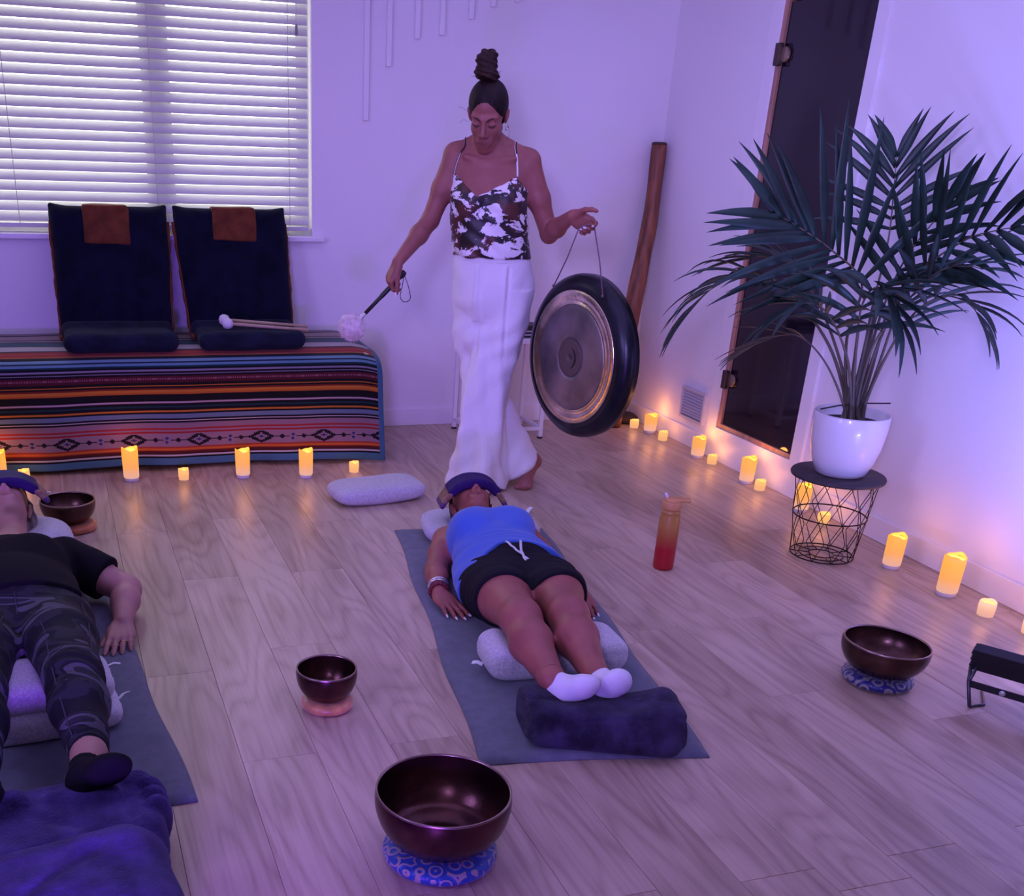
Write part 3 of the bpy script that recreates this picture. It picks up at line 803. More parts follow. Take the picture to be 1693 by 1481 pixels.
# ------------------------------------------------------------------ soft cushions
grey_knit = mat('grey_marl_knit', (0.50, 0.49, 0.52), 0.95, var=0.12, vscale=120, bump=0.3, bscale=260, sheen=0.2, spec=0.15)
grey_knit2 = mat('pale_grey_marl', (0.56, 0.55, 0.58), 0.95, var=0.16, vscale=150, bump=0.3, bscale=260, sheen=0.2, spec=0.15)
tagw = mat('white_label_tape', (0.8, 0.8, 0.82), 0.7)
def cushion(name, label, c, half, R, m, group=None, tagpos=None, h=0.005, dents=(), p=3.6):
    c = np.array(c, float); R = np.array(R, float)
    ext = np.abs(R) @ np.array(half) + 0.03
    s = SDF(c - ext, c + ext, h)
    # pillow: rounded slab with pinched edges
    hx, hy, hz = half
    def fn(X, Y, Z):
        x, y, z = X - c[0], Y - c[1], Z - c[2]
        u = x * R[0, 0] + y * R[1, 0] + z * R[2, 0]; v = x * R[0, 1] + y * R[1, 1] + z * R[2, 1]; w = x * R[0, 2] + y * R[1, 2] + z * R[2, 2]
        k = ((np.abs(u) / hx) ** p + (np.abs(v) / hy) ** p + 1e-9)
        prof = hz * np.sqrt(np.clip(1 - k, 0, 1)) ** 0.8
        dz = np.abs(w) - prof
        lat = (k ** (1 / p) - 1) * min(hx, hy)
        return np.maximum(dz * 0.75, lat * 0.9)
    s.add((fn, c - ext, c + ext), 0.01)
    for q_ in dents: s.cut(q_, 0.03)
    V, F = s.mesh(); V = V + normals(V, F) * (0.003 * wob(V, 11, c[0] * 9))[:, None]
    V[:, 2] = np.maximum(V[:, 2], c[2] - ext[2] + 0.03)
    o = geo(name, V, F, m, None, True, tuple(c))
    tag(o, label, 'cushion', group)
    if tagpos is not None:
        tp, d = np.array(tagpos[0], float), np.array(tagpos[1], float)
        w = np.array(tagpos[2], float)
        pts = [tp, tp + d * 0.5 + (0, 0, 0.004), tp + d + (0, 0, -0.002)]
        Vt = []
        for q in pts: Vt += [q - w, q + w]
        Vt += [v + np.array((0, 0, 0.0012)) for v in Vt]
        Ft = [(0, 2, 3, 1), (2, 4, 5, 3), (6, 7, 9, 8), (8, 9, 11, 10), (0, 1, 7, 6), (4, 10, 11, 5), (0, 6, 8, 2), (2, 8, 10, 4), (1, 3, 9, 7), (3, 5, 11, 9)]
        geo('care_tag', Vt, Ft, tagw, o, False)
    return o
cushion('floor_cushion', 'grey knit cushion lying alone on the floor beside the blanketed bench', (1.300, 4.470, 0.040), (0.215, 0.120, 0.042), Rz(0.16), grey_knit, p=4.6)

# ------------------------------------------------------------------ wire basket table with pot and palm
wire_m = mat('dark_wire', (0.020, 0.012, 0.014), 0.45, 0.6)
top_m = mat('dark_stained_top', (0.045, 0.034, 0.036), 0.55, var=0.3, vscale=6, stretch=(1, 9, 1))
BC = np.array((2.872, 3.398, 0.0)); BH = 0.335
basket = thing('wire_basket_table', 'black wire basket side table with dark wooden top holding the potted palm', 'side table', tuple(BC))
def ring(r, z, wr=0.0028, n=48):
    a = np.linspace(0, 2 * np.pi, n + 1)
    P = np.stack([BC[0] + r * np.cos(a), BC[1] + r * np.sin(a), np.full(n + 1, z)], 1)
    return tube(P, wr, 6, cap=False)
rb, rt_ = 0.122, 0.160
def rad(z): return rb + (rt_ - rb) * (z / BH)
for z in (0.006, 0.170, BH - 0.012): MB().add(*ring(rad(z), z)).build('hoop', wire_m, basket, True)
for r in (0.085, 0.048): MB().add(*ring(r, 0.005, 0.0022)).build('base_ring', wire_m, basket, True)
for k in range(10):
    a = k * math.pi / 5
    MB().add(*tube([BC + (0.048 * math.cos(a), 0.048 * math.sin(a), 0.005), BC + (rad(0.006) * math.cos(a), rad(0.006) * math.sin(a), 0.005)], 0.002, 5)).build('base_spoke', wire_m, basket, True)
nW = 10
for k in range(nW):
    for sg in (-1, 1):
        pts = []
        for z, da in ((0.006, 0.0), (0.085, 0.30), (0.17, 0.0), (0.25, 0.30), (BH - 0.012, 0.0)):
            a = 2 * math.pi * k / nW + sg * da * 0.9
            pts.append(BC + (rad(z) * math.cos(a), rad(z) * math.sin(a), z))
        MB().add(*tube(pts, 0.0017, 5)).build('side_wire', wire_m, basket, True)
MB().add(*lathe([(0.0005, BH - 0.012), (0.168, BH - 0.012), (0.178, BH - 0.009), (0.180, BH - 0.002), (0.177, BH + 0.004), (0.0005, BH + 0.004)], 56, BC)).build('table_top', top_m, basket, True)

PZ = BH + 0.004
pot_m = mat('white_glazed_pot', (0.80, 0.79, 0.80), 0.28, coat=0.3)
soil_m = mat('dark_soil', (0.02, 0.014, 0.012), 0.95, bump=0.6, bscale=70)
palm = thing('potted_palm', 'green palm with long narrow leaflets in a round white pot on the wire table', 'palm plant', (BC[0], BC[1], PZ))
MB().add(*lathe([(0.0005, PZ), (0.082, PZ), (0.094, PZ + 0.006), (0.115, PZ + 0.05), (0.131, PZ + 0.11), (0.140, PZ + 0.18), (0.141, PZ + 0.235), (0.138, PZ + 0.240), (0.133, PZ + 0.236), (0.131, PZ + 0.195), (0.0005, PZ + 0.195)], 56, BC + (0.004, 0.0, 0))).build('pot', pot_m, palm, True)
MB().add(*lathe([(0.0005, PZ + 0.212), (0.07, PZ + 0.210), (0.131, PZ + 0.200)], 40, BC + (0.004, 0, 0))).build('soil', soil_m, palm, True)
leaf_m = mat('palm_leaflet', (0.015, 0.040, 0.030), 0.46, var=0.5, vscale=5, spec=0.42)
leaf_y = mat('old_palm_leaflet', (0.07, 0.060, 0.035), 0.5, var=0.3, vscale=6)
stem_m = mat('palm_stem', (0.10, 0.085, 0.055), 0.5, var=0.35, vscale=12, stretch=(1, 1, 0.3))
PO = np.array((BC[0] + 0.004, BC[1], PZ + 0.20))
CAMP = np.array((0, 0, 1.47))
def leaflet(base, d, up, L, w, droop, m, parent):
    d = d / np.linalg.norm(d); side = np.cross(d, up); side /= np.linalg.norm(side) + 1e-9; nn = np.cross(side, d)
    n = 9; V = []
    p = base.copy(); dd = d.copy()
    for i in range(n):
        t = i / (n - 1)
        ww = w * (0.35 + 1.9 * t) if t < 0.34 else w * max(0.02, (1 - ((t - 0.34) / 0.66) ** 1.6))
        V += [p - side * ww + nn * ww * 0.45, p, p + side * ww + nn * ww * 0.45]
        V += [V[-3] - nn * 0.0012, V[-2] - nn * 0.0016, V[-1] - nn * 0.0012]
        p = p + dd * (L / (n - 1)); dd = dd + np.array((0, 0, -droop / (n - 1) * (0.3 + 1.6 * t))); dd /= np.linalg.norm(dd)
    F = []
    for i in range(n - 1):
        a, b_ = i * 6, (i + 1) * 6
        F += [(a, a + 1, b_ + 1, b_), (a + 1, a + 2, b_ + 2, b_ + 1), (a + 4, a + 3, b_ + 3, b_ + 4), (a + 5, a + 4, b_ + 4, b_ + 5), (a + 3, a, b_, b_ + 3), (a + 2, a + 5, b_ + 5, b_ + 2)]
    F += [(0, 3, 4, 1), (1, 4, 5, 2)]
    geo('leaflet', V, F, m, parent)
def frond(ctrl, nl, L, w, droop, start=0.42, m=leaf_m, spread=1.0, upb=0.35, rad0=0.007, seed=0, face=None):
    """ctrl: world points of stalk + midrib"""
    R_ = random.Random(seed)
    P = spline(ctrl, 40)
    seg = np.concatenate([[0], np.cumsum(np.linalg.norm(np.diff(P, axis=0), axis=1))]); seg /= seg[-1]
    rr = np.interp(seg, [0, 0.15, 0.5, 1], [rad0 * 1.35, rad0, rad0 * 0.62, rad0 * 0.22])
    root = MB().add(*tube(P, rr, 7)).build('frond', stem_m, palm, True)
    T = np.gradient(P, axis=0); T /= np.linalg.norm(T, axis=1)[:, None]
    for i in range(nl):
        t = start + (0.99 - start) * (i / (nl - 1))
        base = np.array([np.interp(t, seg, P[:, k]) for k in range(3)]); tg = np.array([np.interp(t, seg, T[:, k]) for k in range(3)]); tg /= np.linalg.norm(tg)
        up = np.array((0, 0, 1.0)) if face is None else np.array(face, float)
        side = np.cross(tg, up); side /= np.linalg.norm(side) + 1e-9; nn = np.cross(side, tg)
        q = (t - start) / (1 - start)
        ang = (1.15 - 0.85 * q) * spread + R_.uniform(-0.13, 0.13)
        ll = L * (0.72 + 0.55 * math.sin(math.pi * min(1, 0.18 + q * 0.75))) * R_.uniform(0.82, 1.12) * (1 - 0.25 * q)
        for sg in (-1, 1):
            d = tg * math.cos(ang) + side * sg * math.sin(ang) + nn * (upb + R_.uniform(-0.10, 0.10))
            leaflet(base, d, nn, ll, w * R_.uniform(0.85, 1.1), droop * R_.uniform(0.7, 1.3), m, root)
def pv(x, y, z): return (x, y, z)
def soilp(dx, dy): return (PO[0] + dx, PO[1] + dy, PZ + 0.19)
cam_face = np.array((-0.60, -0.72, 0.35))
frond([soilp(-.02, .01), (2.850, 3.420, 0.62), (2.802, 3.428, 0.847), (2.78, 3.381, 1.045), (2.650, 3.400, 1.150), (2.510, 3.445, 1.230), (2.425, 3.478, 1.270)], 13, 0.385, 0.0170, 0.20, 0.56, spread=1.0, upb=0.05, seed=1, face=cam_face)
frond([soilp(.0, .03), (2.879, 3.402, 0.63), (2.903, 3.447, 0.93), (2.939, 3.483, 1.179), (2.943, 3.518, 1.36), (2.938, 3.536, 1.468)], 8, 0.26, 0.0150, 0.30, 0.74, spread=1.05, upb=0.12, seed=2, face=cam_face)
frond([soilp(.03, .0), (2.893, 3.39, 0.62), (2.889, 3.354, 0.858), (2.892, 3.26, 1.08), (2.906, 3.092, 1.215), (2.909, 2.959, 1.262), (2.915, 2.849, 1.283)], 10, 0.29, 0.0150, 0.35, 0.56, spread=0.8, upb=0.15, seed=3, face=cam_face)
frond([soilp(.03, -.03), (2.893, 3.36, 0.63), (2.882, 3.295, 0.804), (2.866, 3.191, 0.968), (2.881, 3.087, 1.043), (2.908, 2.986, 1.028), (2.933, 2.938, 0.967)], 10, 0.26, 0.0135, 0.80, 0.52, spread=0.95, upb=0.1, seed=4)
frond([soilp(-.03, .02), (2.852, 3.425, 0.62), (2.763, 3.473, 0.818), (2.64, 3.577, 0.977), (2.508, 3.675, 1.041), (2.401, 3.739, 0.989), (2.337, 3.78, 0.896)], 11, 0.30, 0.0145, 0.95, 0.52, spread=0.9, upb=0.05, seed=5)
frond([soilp(-.01, -.03), (2.842, 3.368, 0.62), (2.788, 3.348, 0.818), (2.715, 3.279, 0.987), (2.691, 3.194, 1.059), (2.701, 3.108, 1.021), (2.711, 3.073, 0.968)], 9, 0.28, 0.0165, 0.85, 0.50, spread=1.0, upb=0.0, seed=6)
frond([soilp(-.05, -.02), (2.822, 3.385, 0.60), (2.715, 3.409, 0.764), (2.598, 3.442, 0.858), (2.501, 3.485, 0.842), (2.427, 3.522, 0.793)], 5, 0.20, 0.009, 0.4, 0.62, m=leaf_y, spread=0.6, upb=0.0, rad0=0.005, seed=7)
frond([soilp(.02, .02), (2.889, 3.394, 0.62), (2.894, 3.39, 0.895), (2.895, 3.336, 1.112), (2.911, 3.244, 1.269), (2.928, 3.178, 1.349)], 8, 0.26, 0.0160, 0.3, 0.60, spread=0.85, upb=0.2, seed=8, face=cam_face)
frond([soilp(-.02, .04), (2.879, 3.441, 0.62), (2.816, 3.56, 0.869), (2.716, 3.67, 1.052), (2.624, 3.747, 1.098), (2.549, 3.811, 1.08)], 10, 0.28, 0.0135, 0.6, 0.50, spread=1.0, upb=0.05, seed=9)
frond([soilp(.02, -.04), (2.860, 3.365, 0.62), (2.827, 3.315, 0.823), (2.828, 3.236, 0.962), (2.84, 3.096, 1.119), (2.864, 2.996, 1.149), (2.886, 2.952, 1.145)], 9, 0.25, 0.0135, 0.45, 0.54, spread=0.9, upb=0.2, seed=10)
frond([soilp(-.03, -.04), (2.837, 3.372, 0.62), (2.755, 3.35, 0.796), (2.623, 3.33, 0.949), (2.507, 3.323, 0.992), (2.428, 3.338, 0.95)], 9, 0.26, 0.0150, 0.7, 0.54, spread=0.95, upb=0.0, seed=11)
# bare canes and cut stalks
for a, b_, r in ((soilp(-.02, 0), (2.872, 3.405, 0.98), 0.009), (soilp(0.0, .01), (2.90, 3.42, 0.99), 0.010), (soilp(.015, -.01), (2.888, 3.350, 0.94), 0.008), (soilp(-.035, -.01), (2.82, 3.40, 0.90), 0.0085), (soilp(.04, .01), (2.945, 3.37, 0.92), 0.007)):
    mid = (np.array(a) + np.array(b_)) / 2 + np.array((0.008, 0.004, 0))
    MB().add(*tube(spline([a, mid, b_], 12), np.linspace(r, r * 0.6, 12), 8)).build('cane', stem_m, palm, True)
MB().add(*tube([(2.742, 3.420, 0.590), (2.80, 3.392, 0.608), (2.90, 3.36, 0.620), (2.975, 3.322, 0.626)], 0.003, 6)).build('plant_stake', mat('plant_stake', (0.03, 0.02, 0.015), 0.6), palm, True)

# ------------------------------------------------------------------ drinking bottle
def bottle():
    c = np.array((2.150, 3.405, 0.0))
    root = thing('water_bottle', 'yellow to red graded plastic water bottle with flip straw lid on the floor', 'bottle', tuple(c))
    m = bpy.data.materials.new('yellow_red_plastic'); N, L, b = nodes_of(m)
    tc = N.new('ShaderNodeTexCoord'); sp = N.new('ShaderNodeSeparateXYZ'); L.new(tc.outputs['Object'], sp.inputs[0])
    mr = N.new('ShaderNodeMapRange'); mr.inputs[2].default_value = 0.25; L.new(sp.outputs[2], mr.inputs[0])
    rp = N.new('ShaderNodeValToRGB'); e = rp.color_ramp.elements
    e[0].position = 0.34; e[0].color = (0.38, 0.008, 0.018, 1); e[1].position = 0.72; e[1].color = (0.42, 0.20, 0.045, 1); L.new(mr.outputs[0], rp.inputs[0])
    L.new(rp.outputs[0], b.inputs['Base Color']); b.inputs['Roughness'].default_value = 0.3; b.inputs['Subsurface Weight'].default_value = 0.0
    MB().add(*lathe([(0.0005, 0.0), (0.033, 0.0), (0.038, 0.004), (0.0395, 0.012), (0.0395, 0.08), (0.0385, 0.085), (0.0395, 0.09), (0.0395, 0.200), (0.0365, 0.212), (0.0355, 0.220), (0.037, 0.225), (0.0355, 0.231), (0.031, 0.240), (0.0005, 0.240)], 36, c)).build('bottle_body', m, root, True)
    lid = mat('yellow_lid', (0.60, 0.28, 0.10), 0.5)
    r3 = np.array((0.92, -0.39, 0))
    o = MB().add(*lathe([(0.0005, 0.238), (0.034, 0.238), (0.036, 0.242), (0.036, 0.266), (0.033, 0.270), (0.0005, 0.270)], 36, c)).build('lid', lid, root, True)
    s = SDF(c + (-0.07, -0.07, 0.25), c + (0.08, 0.07, 0.30), 0.0025)
    s.add(BOX(c + r3 * 0.022 + (0, 0, 0.275), (0.046, 0.020, 0.006), np.stack([r3, np.array((0.39, 0.92, 0)), np.array((0, 0, 1.0))], 1), 0.006), 0.006)
    s.add(ELL(c + (0, 0, 0.272), (0.033, 0.033, 0.008)), 0.01)
    V, F = s.mesh(); geo('flip_spout', V, F, lid, o)
    MB().add(*tube([c - r3 * 0.018 + (0, 0, 0.272), c - r3 * 0.022 + (0, 0, 0.284), c - r3 * 0.030 + (0, 0, 0.298)], 0.0052, 10)).build('straw', mat('clear_straw', (0.65, 0.62, 0.72), 0.25), root, True)
    mk = MB()
    for i in range(9):
        z = 0.06 + i * 0.017; a = -0.20
        d = np.array((math.cos(a), math.sin(a), 0)); t = np.array((-d[1], d[0], 0))
        p = c + d * 0.0402 + (0, 0, z)
        V = [p - t * 0.009 - (0, 0, .003), p + t * 0.004 - (0, 0, .003), p + t * 0.004 + (0, 0, .003), p - t * 0.009 + (0, 0, .003)]
        V += [v - d * 0.001 for v in V]
        mk.add(V, [(0, 1, 2, 3), (7, 6, 5, 4), (0, 4, 5, 1), (1, 5, 6, 2), (2, 6, 7, 3), (3, 7, 4, 0)])
    mk.build('measure_marks', mat('pale_print', (0.7, 0.45, 0.4), 0.5), root)
bottle()

# ------------------------------------------------------------------ singing bowls on ring cushions
def bowl_mat(name, c1, c2):
    m = mat(name, c1, 0.27, 0.80, col2=c2, vscale=9, vlo=0.35, vhi=0.72, bump=0.06, bscale=45)
    return m
bronze = bowl_mat('dark_hammered_bronze', (0.034, 0.012, 0.015), (0.135, 0.052, 0.042))
bronze_lt = bowl_mat('brown_hammered_bronze', (0.045, 0.020, 0.018), (0.15, 0.072, 0.055))
rim_m = mat('worn_bronze_rim', (0.30, 0.20, 0.17), 0.3, 0.9)
def brocade(name, base, line, sc, dist=3.0, thr=0.5):
    m = bpy.data.materials.new(name); N, L, b = nodes_of(m)
    tc = N.new('ShaderNodeTexCoord'); vo = N.new('ShaderNodeTexVoronoi'); vo.inputs['Scale'].default_value = sc
    L.new(tc.outputs['Object'], vo.inputs['Vector'])
    ml = N.new('ShaderNodeMath'); ml.operation = 'MULTIPLY'; ml.inputs[1].default_value = 17.0; L.new(vo.outputs['Distance'], ml.inputs[0])
    nz = N.new('ShaderNodeTexNoise'); nz.inputs['Scale'].default_value = sc * 1.3; L.new(tc.outputs['Object'], nz.inputs[0])
    m2 = N.new('ShaderNodeMath'); m2.operation = 'MULTIPLY'; m2.inputs[1].default_value = dist; L.new(nz.outputs['Fac'], m2.inputs[0])
    ad = N.new('ShaderNodeMath'); ad.operation = 'ADD'; L.new(ml.outputs[0], ad.inputs[0]); L.new(m2.outputs[0], ad.inputs[1])
    sn = N.new('ShaderNodeMath'); sn.operation = 'SINE'; L.new(ad.outputs[0], sn.inputs[0])
    rp = N.new('ShaderNodeValToRGB'); e = rp.color_ramp.elements; e[0].position = thr; e[1].position = thr + 0.12
    e[0].color = (*base, 1); e[1].color = (*line, 1); L.new(sn.outputs[0], rp.inputs[0])
    L.new(rp.outputs[0], b.inputs['Base Color']); b.inputs['Roughness'].default_value = 0.42; b.inputs['Sheen Weight'].default_value = 0.2
    bp = N.new('ShaderNodeBump'); bp.inputs['Strength'].default_value = 0.2; bp.inputs['Distance'].default_value = 0.004; L.new(sn.outputs[0], bp.inputs['Height']); L.new(bp.outputs[0], b.inputs['Normal'])
    return m
def ring_cushion(c, R, h, m, label, group='ring cushions under the bowls', seed=0.0):
    n = 72; k = 18; V = []
    a = np.linspace(0, 2 * np.pi, n, endpoint=False)
    rt = R * 0.40; rc = R - rt
    for i in range(k):
        p = 2 * np.pi * i / k
        w = 1 + 0.03 * np.sin(a * 9 + seed) * max(0, math.sin(p))
        rr = rc + rt * np.sign(math.cos(p)) * abs(math.cos(p)) ** 0.8 * w
        z = h / 2 + h / 2 * np.sign(math.sin(p)) * abs(math.sin(p)) ** 0.75 * w
        V.append(np.stack([c[0] + rr * np.cos(a), c[1] + rr * np.sin(a), np.maximum(c[2] + z, 0.0005)], 1))
    V = np.vstack(V)
    F = [(i * n + j, i * n + (j + 1) % n, ((i + 1) % k) * n + (j + 1) % n, ((i + 1) % k) * n + j) for i in range(k) for j in range(n)]
    o = geo('ring_cushion', V, F, m, None, True, (c[0], c[1], 0))
    return tag(o, label, 'cushion', group)
def bowl(c, R, z0, H, m, label, tilt=(0, 0)):
    root = thing('singing_bowl', label, 'singing bowl', (c[0], c[1], z0), 'bronze singing bowls on cushions')
    t = np.linspace(0, 1, 22)
    out = [(R * (0.42 + 0.58 * math.sin(min(1, q * 1.08) * math.pi / 2) ** 0.85) * (1 if q < 0.85 else 1 - 0.018 * ((q - 0.85) / 0.15) ** 2), H * (q ** 1.5)) for q in t]
    out = [(min(r, R), h) for r, h in out]
    th = 0.0042
    prof = [(0.0005, 0.0)] + out[:-1] + [(out[-1][0], H - 0.002)]
    inn = [(max(0.0005, r - th), max(h + (th if q < 0.3 else 0), th)) for (r, h), q in zip(out, t)][::-1]
    V, F = lathe(prof, 64); n1 = len(prof)
    inn[0] = (out[-1][0] - th, H - 0.002)
    Vi, Fi = lathe(inn + [(0.0005, th)], 64)
    A = Ry(tilt[0]) @ Rx(tilt[1]); cc = np.array((c[0], c[1], z0))
    geo('bowl_body', np.vstack([V, Vi]) @ A.T + cc, list(F) + [tuple(i + len(V) for i in f) for f in Fi], m, root)
    Vr, Fr = lathe([(out[-1][0] + 0.0006, H - 0.004), (out[-1][0] + 0.0006, H), (out[-1][0] - 0.001, H + 0.0012), (out[-1][0] - th + 0.001, H + 0.001), (out[-1][0] - th - 0.0006, H - 0.003)], 64)
    geo('rim', Vr @ A.T + cc, Fr, rim_m, root)
    return root
ring_cushion((0.712, 1.872, 0), 0.130, 0.040, brocade('blue_brocade', (0.010, 0.060, 0.24), (0.30, 0.25, 0.22), 27), 'blue and cream brocade ring cushion under the largest front bowl', seed=1)
bowl((0.715, 1.876), 0.153, 0.037, 0.140, bronze, 'largest dark bronze bowl, in front on a blue brocade cushion')
ring_cushion((0.630, 2.622, 0), 0.074, 0.032, mat('gold_satin', (0.62, 0.30, 0.10), 0.35, var=0.3, vscale=20, sheen=0.3), 'gold satin ring cushion under the small middle bowl', seed=2)
bowl((0.630, 2.628), 0.0865, 0.029, 0.092, bronze, 'small deep dark bronze bowl on a gold cushion between the two mats')
ring_cushion((2.322, 2.378, 0), 0.107, 0.036, brocade('blue_white_brocade', (0.012, 0.016, 0.16), (0.24, 0.22, 0.22), 25, 4.0, 0.05), 'blue and silver brocade ring cushion under the bowl near the floodlight', seed=3)
bowl((2.326, 2.382), 0.131, 0.033, 0.100, bronze_lt, 'wide dark bronze bowl on a blue and silver cushion near the floodlight', (0.05, 0.0))
ring_cushion((0.000, 4.300, 0), 0.085, 0.034, mat('orange_satin', (0.50, 0.16, 0.05), 0.4, var=0.3, vscale=20, sheen=0.3), 'orange ring cushion under the bowl beside the person in black', seed=4)
bowl((-0.020, 4.310), 0.107, 0.031, 0.092, bronze_lt, 'brown bronze bowl on an orange cushion beside the head of the person in black')

# ------------------------------------------------------------------ floodlight on its bracket
def floodlight():
    c = np.array((2.600, 2.120, 0.132)); e = np.array((0.55, -0.835, 0.0)); e /= np.linalg.norm(e)
    d = np.array((0.77, 0.507, 0.38)); d /= np.linalg.norm(d); u = np.cross(d, e); u = u if u[2] > 0 else -u
    R = np.stack([e, d, u], 1)
    root = thing('floodlight', 'black floodlight on a metal stand at the right picture edge, aimed at the wall', 'floodlight', (c[0], c[1], 0))
    body = mat('black_lamp_housing', (0.010, 0.010, 0.016), 0.55)
    def rbx(hf, off, bev=0.003):
        V, F = boxg([-h for h in hf], hf, bev)
        return np.array(V) @ R.T + c + R @ np.array(off), F
    MB().add(*rbx((0.135, 0.018, 0.040), (0, 0, 0))).build('housing', body, root)
    fin = MB()
    for i in range(7): fin.add(*rbx((0.1405 + 0.003 * (i % 2), 0.016, 0.0022), (0, 0, -0.036 + i * 0.012), 0))
    fin.build('cooling_fins', body, root)
    glow = mat('violet_led_glass', (0.1, 0.1, 0.2), 0.2, emit=(0.30, 0.27, 1.0), estr=12.0)
    MB().add(*rbx((0.118, 0.001, 0.031), (0, 0.0192, 0), 0)).build('led_glass', glow, root)
    br = mat('bracket_metal', (0.10, 0.10, 0.12), 0.45, 0.7)
    def bar(a, b_, w, t):
        a, b_ = np.array(a), np.array(b_); x = b_ - a; L_ = np.linalg.norm(x); x /= L_; y = np.cross((0, 0, 1.0), x); y /= np.linalg.norm(y); z = np.cross(x, y)
        V, F = boxg((0, -t / 2, -w / 2), (L_, t / 2, w / 2), 0.001); return np.array(V) @ np.stack([x, y, z], 0) + a, F
    q0 = c - e * 0.125 - d * 0.03; q1 = c + e * 0.125 - d * 0.03
    lo0 = np.array((q0[0], q0[1], 0.062)) - d * (0.02, 0.02, 0); lo1 = np.array((q1[0], q1[1], 0.062)) - d * (0.02, 0.02, 0)
    U = MB().add(*bar(lo0, lo1, 0.022, 0.003)).build('bracket_bar', body, root)
    MB().add(*tube([c - e * 0.12 + u * -0.02, lo0 + (0, 0, 0.004)], 0.005, 6)).build('bracket_arm', br, root, True)
    MB().add(*tube([c + e * 0.12 + u * -0.02, lo1 + (0, 0, 0.004)], 0.005, 6)).build('bracket_arm', br, root, True)
    mid = (lo0 + lo1) / 2
    MB().add(*lathe([(0.0005, 0.0), (0.009, 0.0), (0.009, 0.004), (0.0005, 0.005)], 14, mid - d * (0.003, 0.003, 0) - e * 0.03, frame_of((-d[0], -d[1], 0)))).build('bolt', mat('pale_bolt', (0.6, 0.6, 0.62), 0.4, 0.5), root, True)
    f0 = np.array((2.480, 2.160, 0.004)); f1 = f0 + e * 0.25
    for a, f in ((c - e * 0.139, f0), (c + e * 0.139, f1)):
        MB().add(*tube([a - d * 0.01 - u * 0.03, (np.array(a) + f) / 2 + (-.01, 0, -.004), f], 0.0055, 8)).build('leg', br, root, True)
        MB().add(*tube([f, f + e * 0.03 + d * (0.05, 0.05, 0), f + d * (0.16, 0.16, 0)], 0.004, 8)).build('foot', br, root, True)
floodlight()

# ------------------------------------------------------------------ leaning wooden didgeridoo
dg = MB()
P = spline([(3.009, 5.522, 0.0), (3.091, 5.595, 0.606), (3.132, 5.625, 0.89), (3.165, 5.65, 1.121), (3.176, 5.672, 1.462)], 40)
rr = np.interp(np.linspace(0, 1, 40), [0, .3, .7, 1], [0.052, 0.047, 0.042, 0.039]) + 0.0015 * np.sin(np.linspace(0, 21, 40))
dig = tag(geo('didgeridoo', *tube(P, rr, 20), mat('reddish_log_wood', (0.22, 0.075, 0.035), 0.55, var=0.45, vscale=5, stretch=(6, 6, 0.9)), None, True, (3.009, 5.522, 0.0)), 'tall reddish wooden tube leaning in the corner behind the gong', 'didgeridoo')
t_ = P[-1] - P[-2]; t_ /= np.linalg.norm(t_)
geo('mouth_rim', *lathe([(0.024, -0.004), (0.036, -0.002), (0.0405, 0.002), (0.040, 0.010), (0.034, 0.014), (0.026, 0.010)], 24, P[-1], frame_of(t_)), mat('dark_beeswax', (0.05, 0.02, 0.012), 0.5), dig)
s = SDF((2.90, 5.46, -0.02), (3.215, 5.72, 0.09), 0.005)
s.add(ELL((3.135, 5.600, 0.016), (0.078, 0.075, 0.030)), 0.01); s.add(ELL((3.155, 5.615, 0.022), (0.045, 0.055, 0.034)), 0.02); s.keep(lambda X, Y, Z: 0.001 - Z + 0 * X + 0 * Y)
tag(sdf_obj('cloth_pouch', s, mat('dark_cloth', (0.035, 0.022, 0.028), 0.9, bump=0.2, bscale=150), None, None, lambda V, N_: 0.003 * wob(V, 30) * (V[:, 2] > 0.006), (3.13, 5.60, 0)), 'dark flat cloth pouch on the floor in the corner behind the gong', 'pouch')

# ------------------------------------------------------------------ white side table behind the standing woman
tb = thing('side_table', 'white metal side table mostly hidden behind the standing woman', 'side table', (2.27, 5.47, 0))
MB().add(*boxg((2.06, 5.32, 0.505), (2.49, 5.63, 0.530), 0.003)).build('table_top', metal_w, tb)
for x in (2.074, 2.474):
    for y in (5.335, 5.615):
        lg = MB().add(*boxg((x - 0.011, y - 0.011, 0.008), (x + 0.011, y + 0.011, 0.505), 0.002)).build('leg', metal_w, tb)
        MB().add(*boxg((x - 0.0115, y - 0.0115, 0), (x + 0.0115, y + 0.0115, 0.010))).build('foot_cap', black_m, lg)
for x in (2.074, 2.474): MB().add(*boxg((x - 0.008, 5.346, 0.045), (x + 0.008, 5.604, 0.062))).build('stretcher', metal_w, tb)
for y in (5.335, 5.615): MB().add(*boxg((2.085, y - 0.008, 0.045), (2.463, y + 0.008, 0.062))).build('stretcher', metal_w, tb)
bxo = MB().add(*boxg((2.30, 5.36, 0.530), (2.44, 5.48, 0.592), 0.004)).build('black_box', black_m, None, False, (2.37, 5.42, 0.530))
tag(bxo, 'small black box with pale stripes on the white side table behind the gong', 'box')
for i in range(2): MB().add(*boxg((2.302, 5.3585, 0.542 + i * 0.018), (2.438, 5.3602, 0.548 + i * 0.018))).build('pale_stripe', mat('pale_stripe', (0.5, 0.5, 0.52), 0.5), bxo)

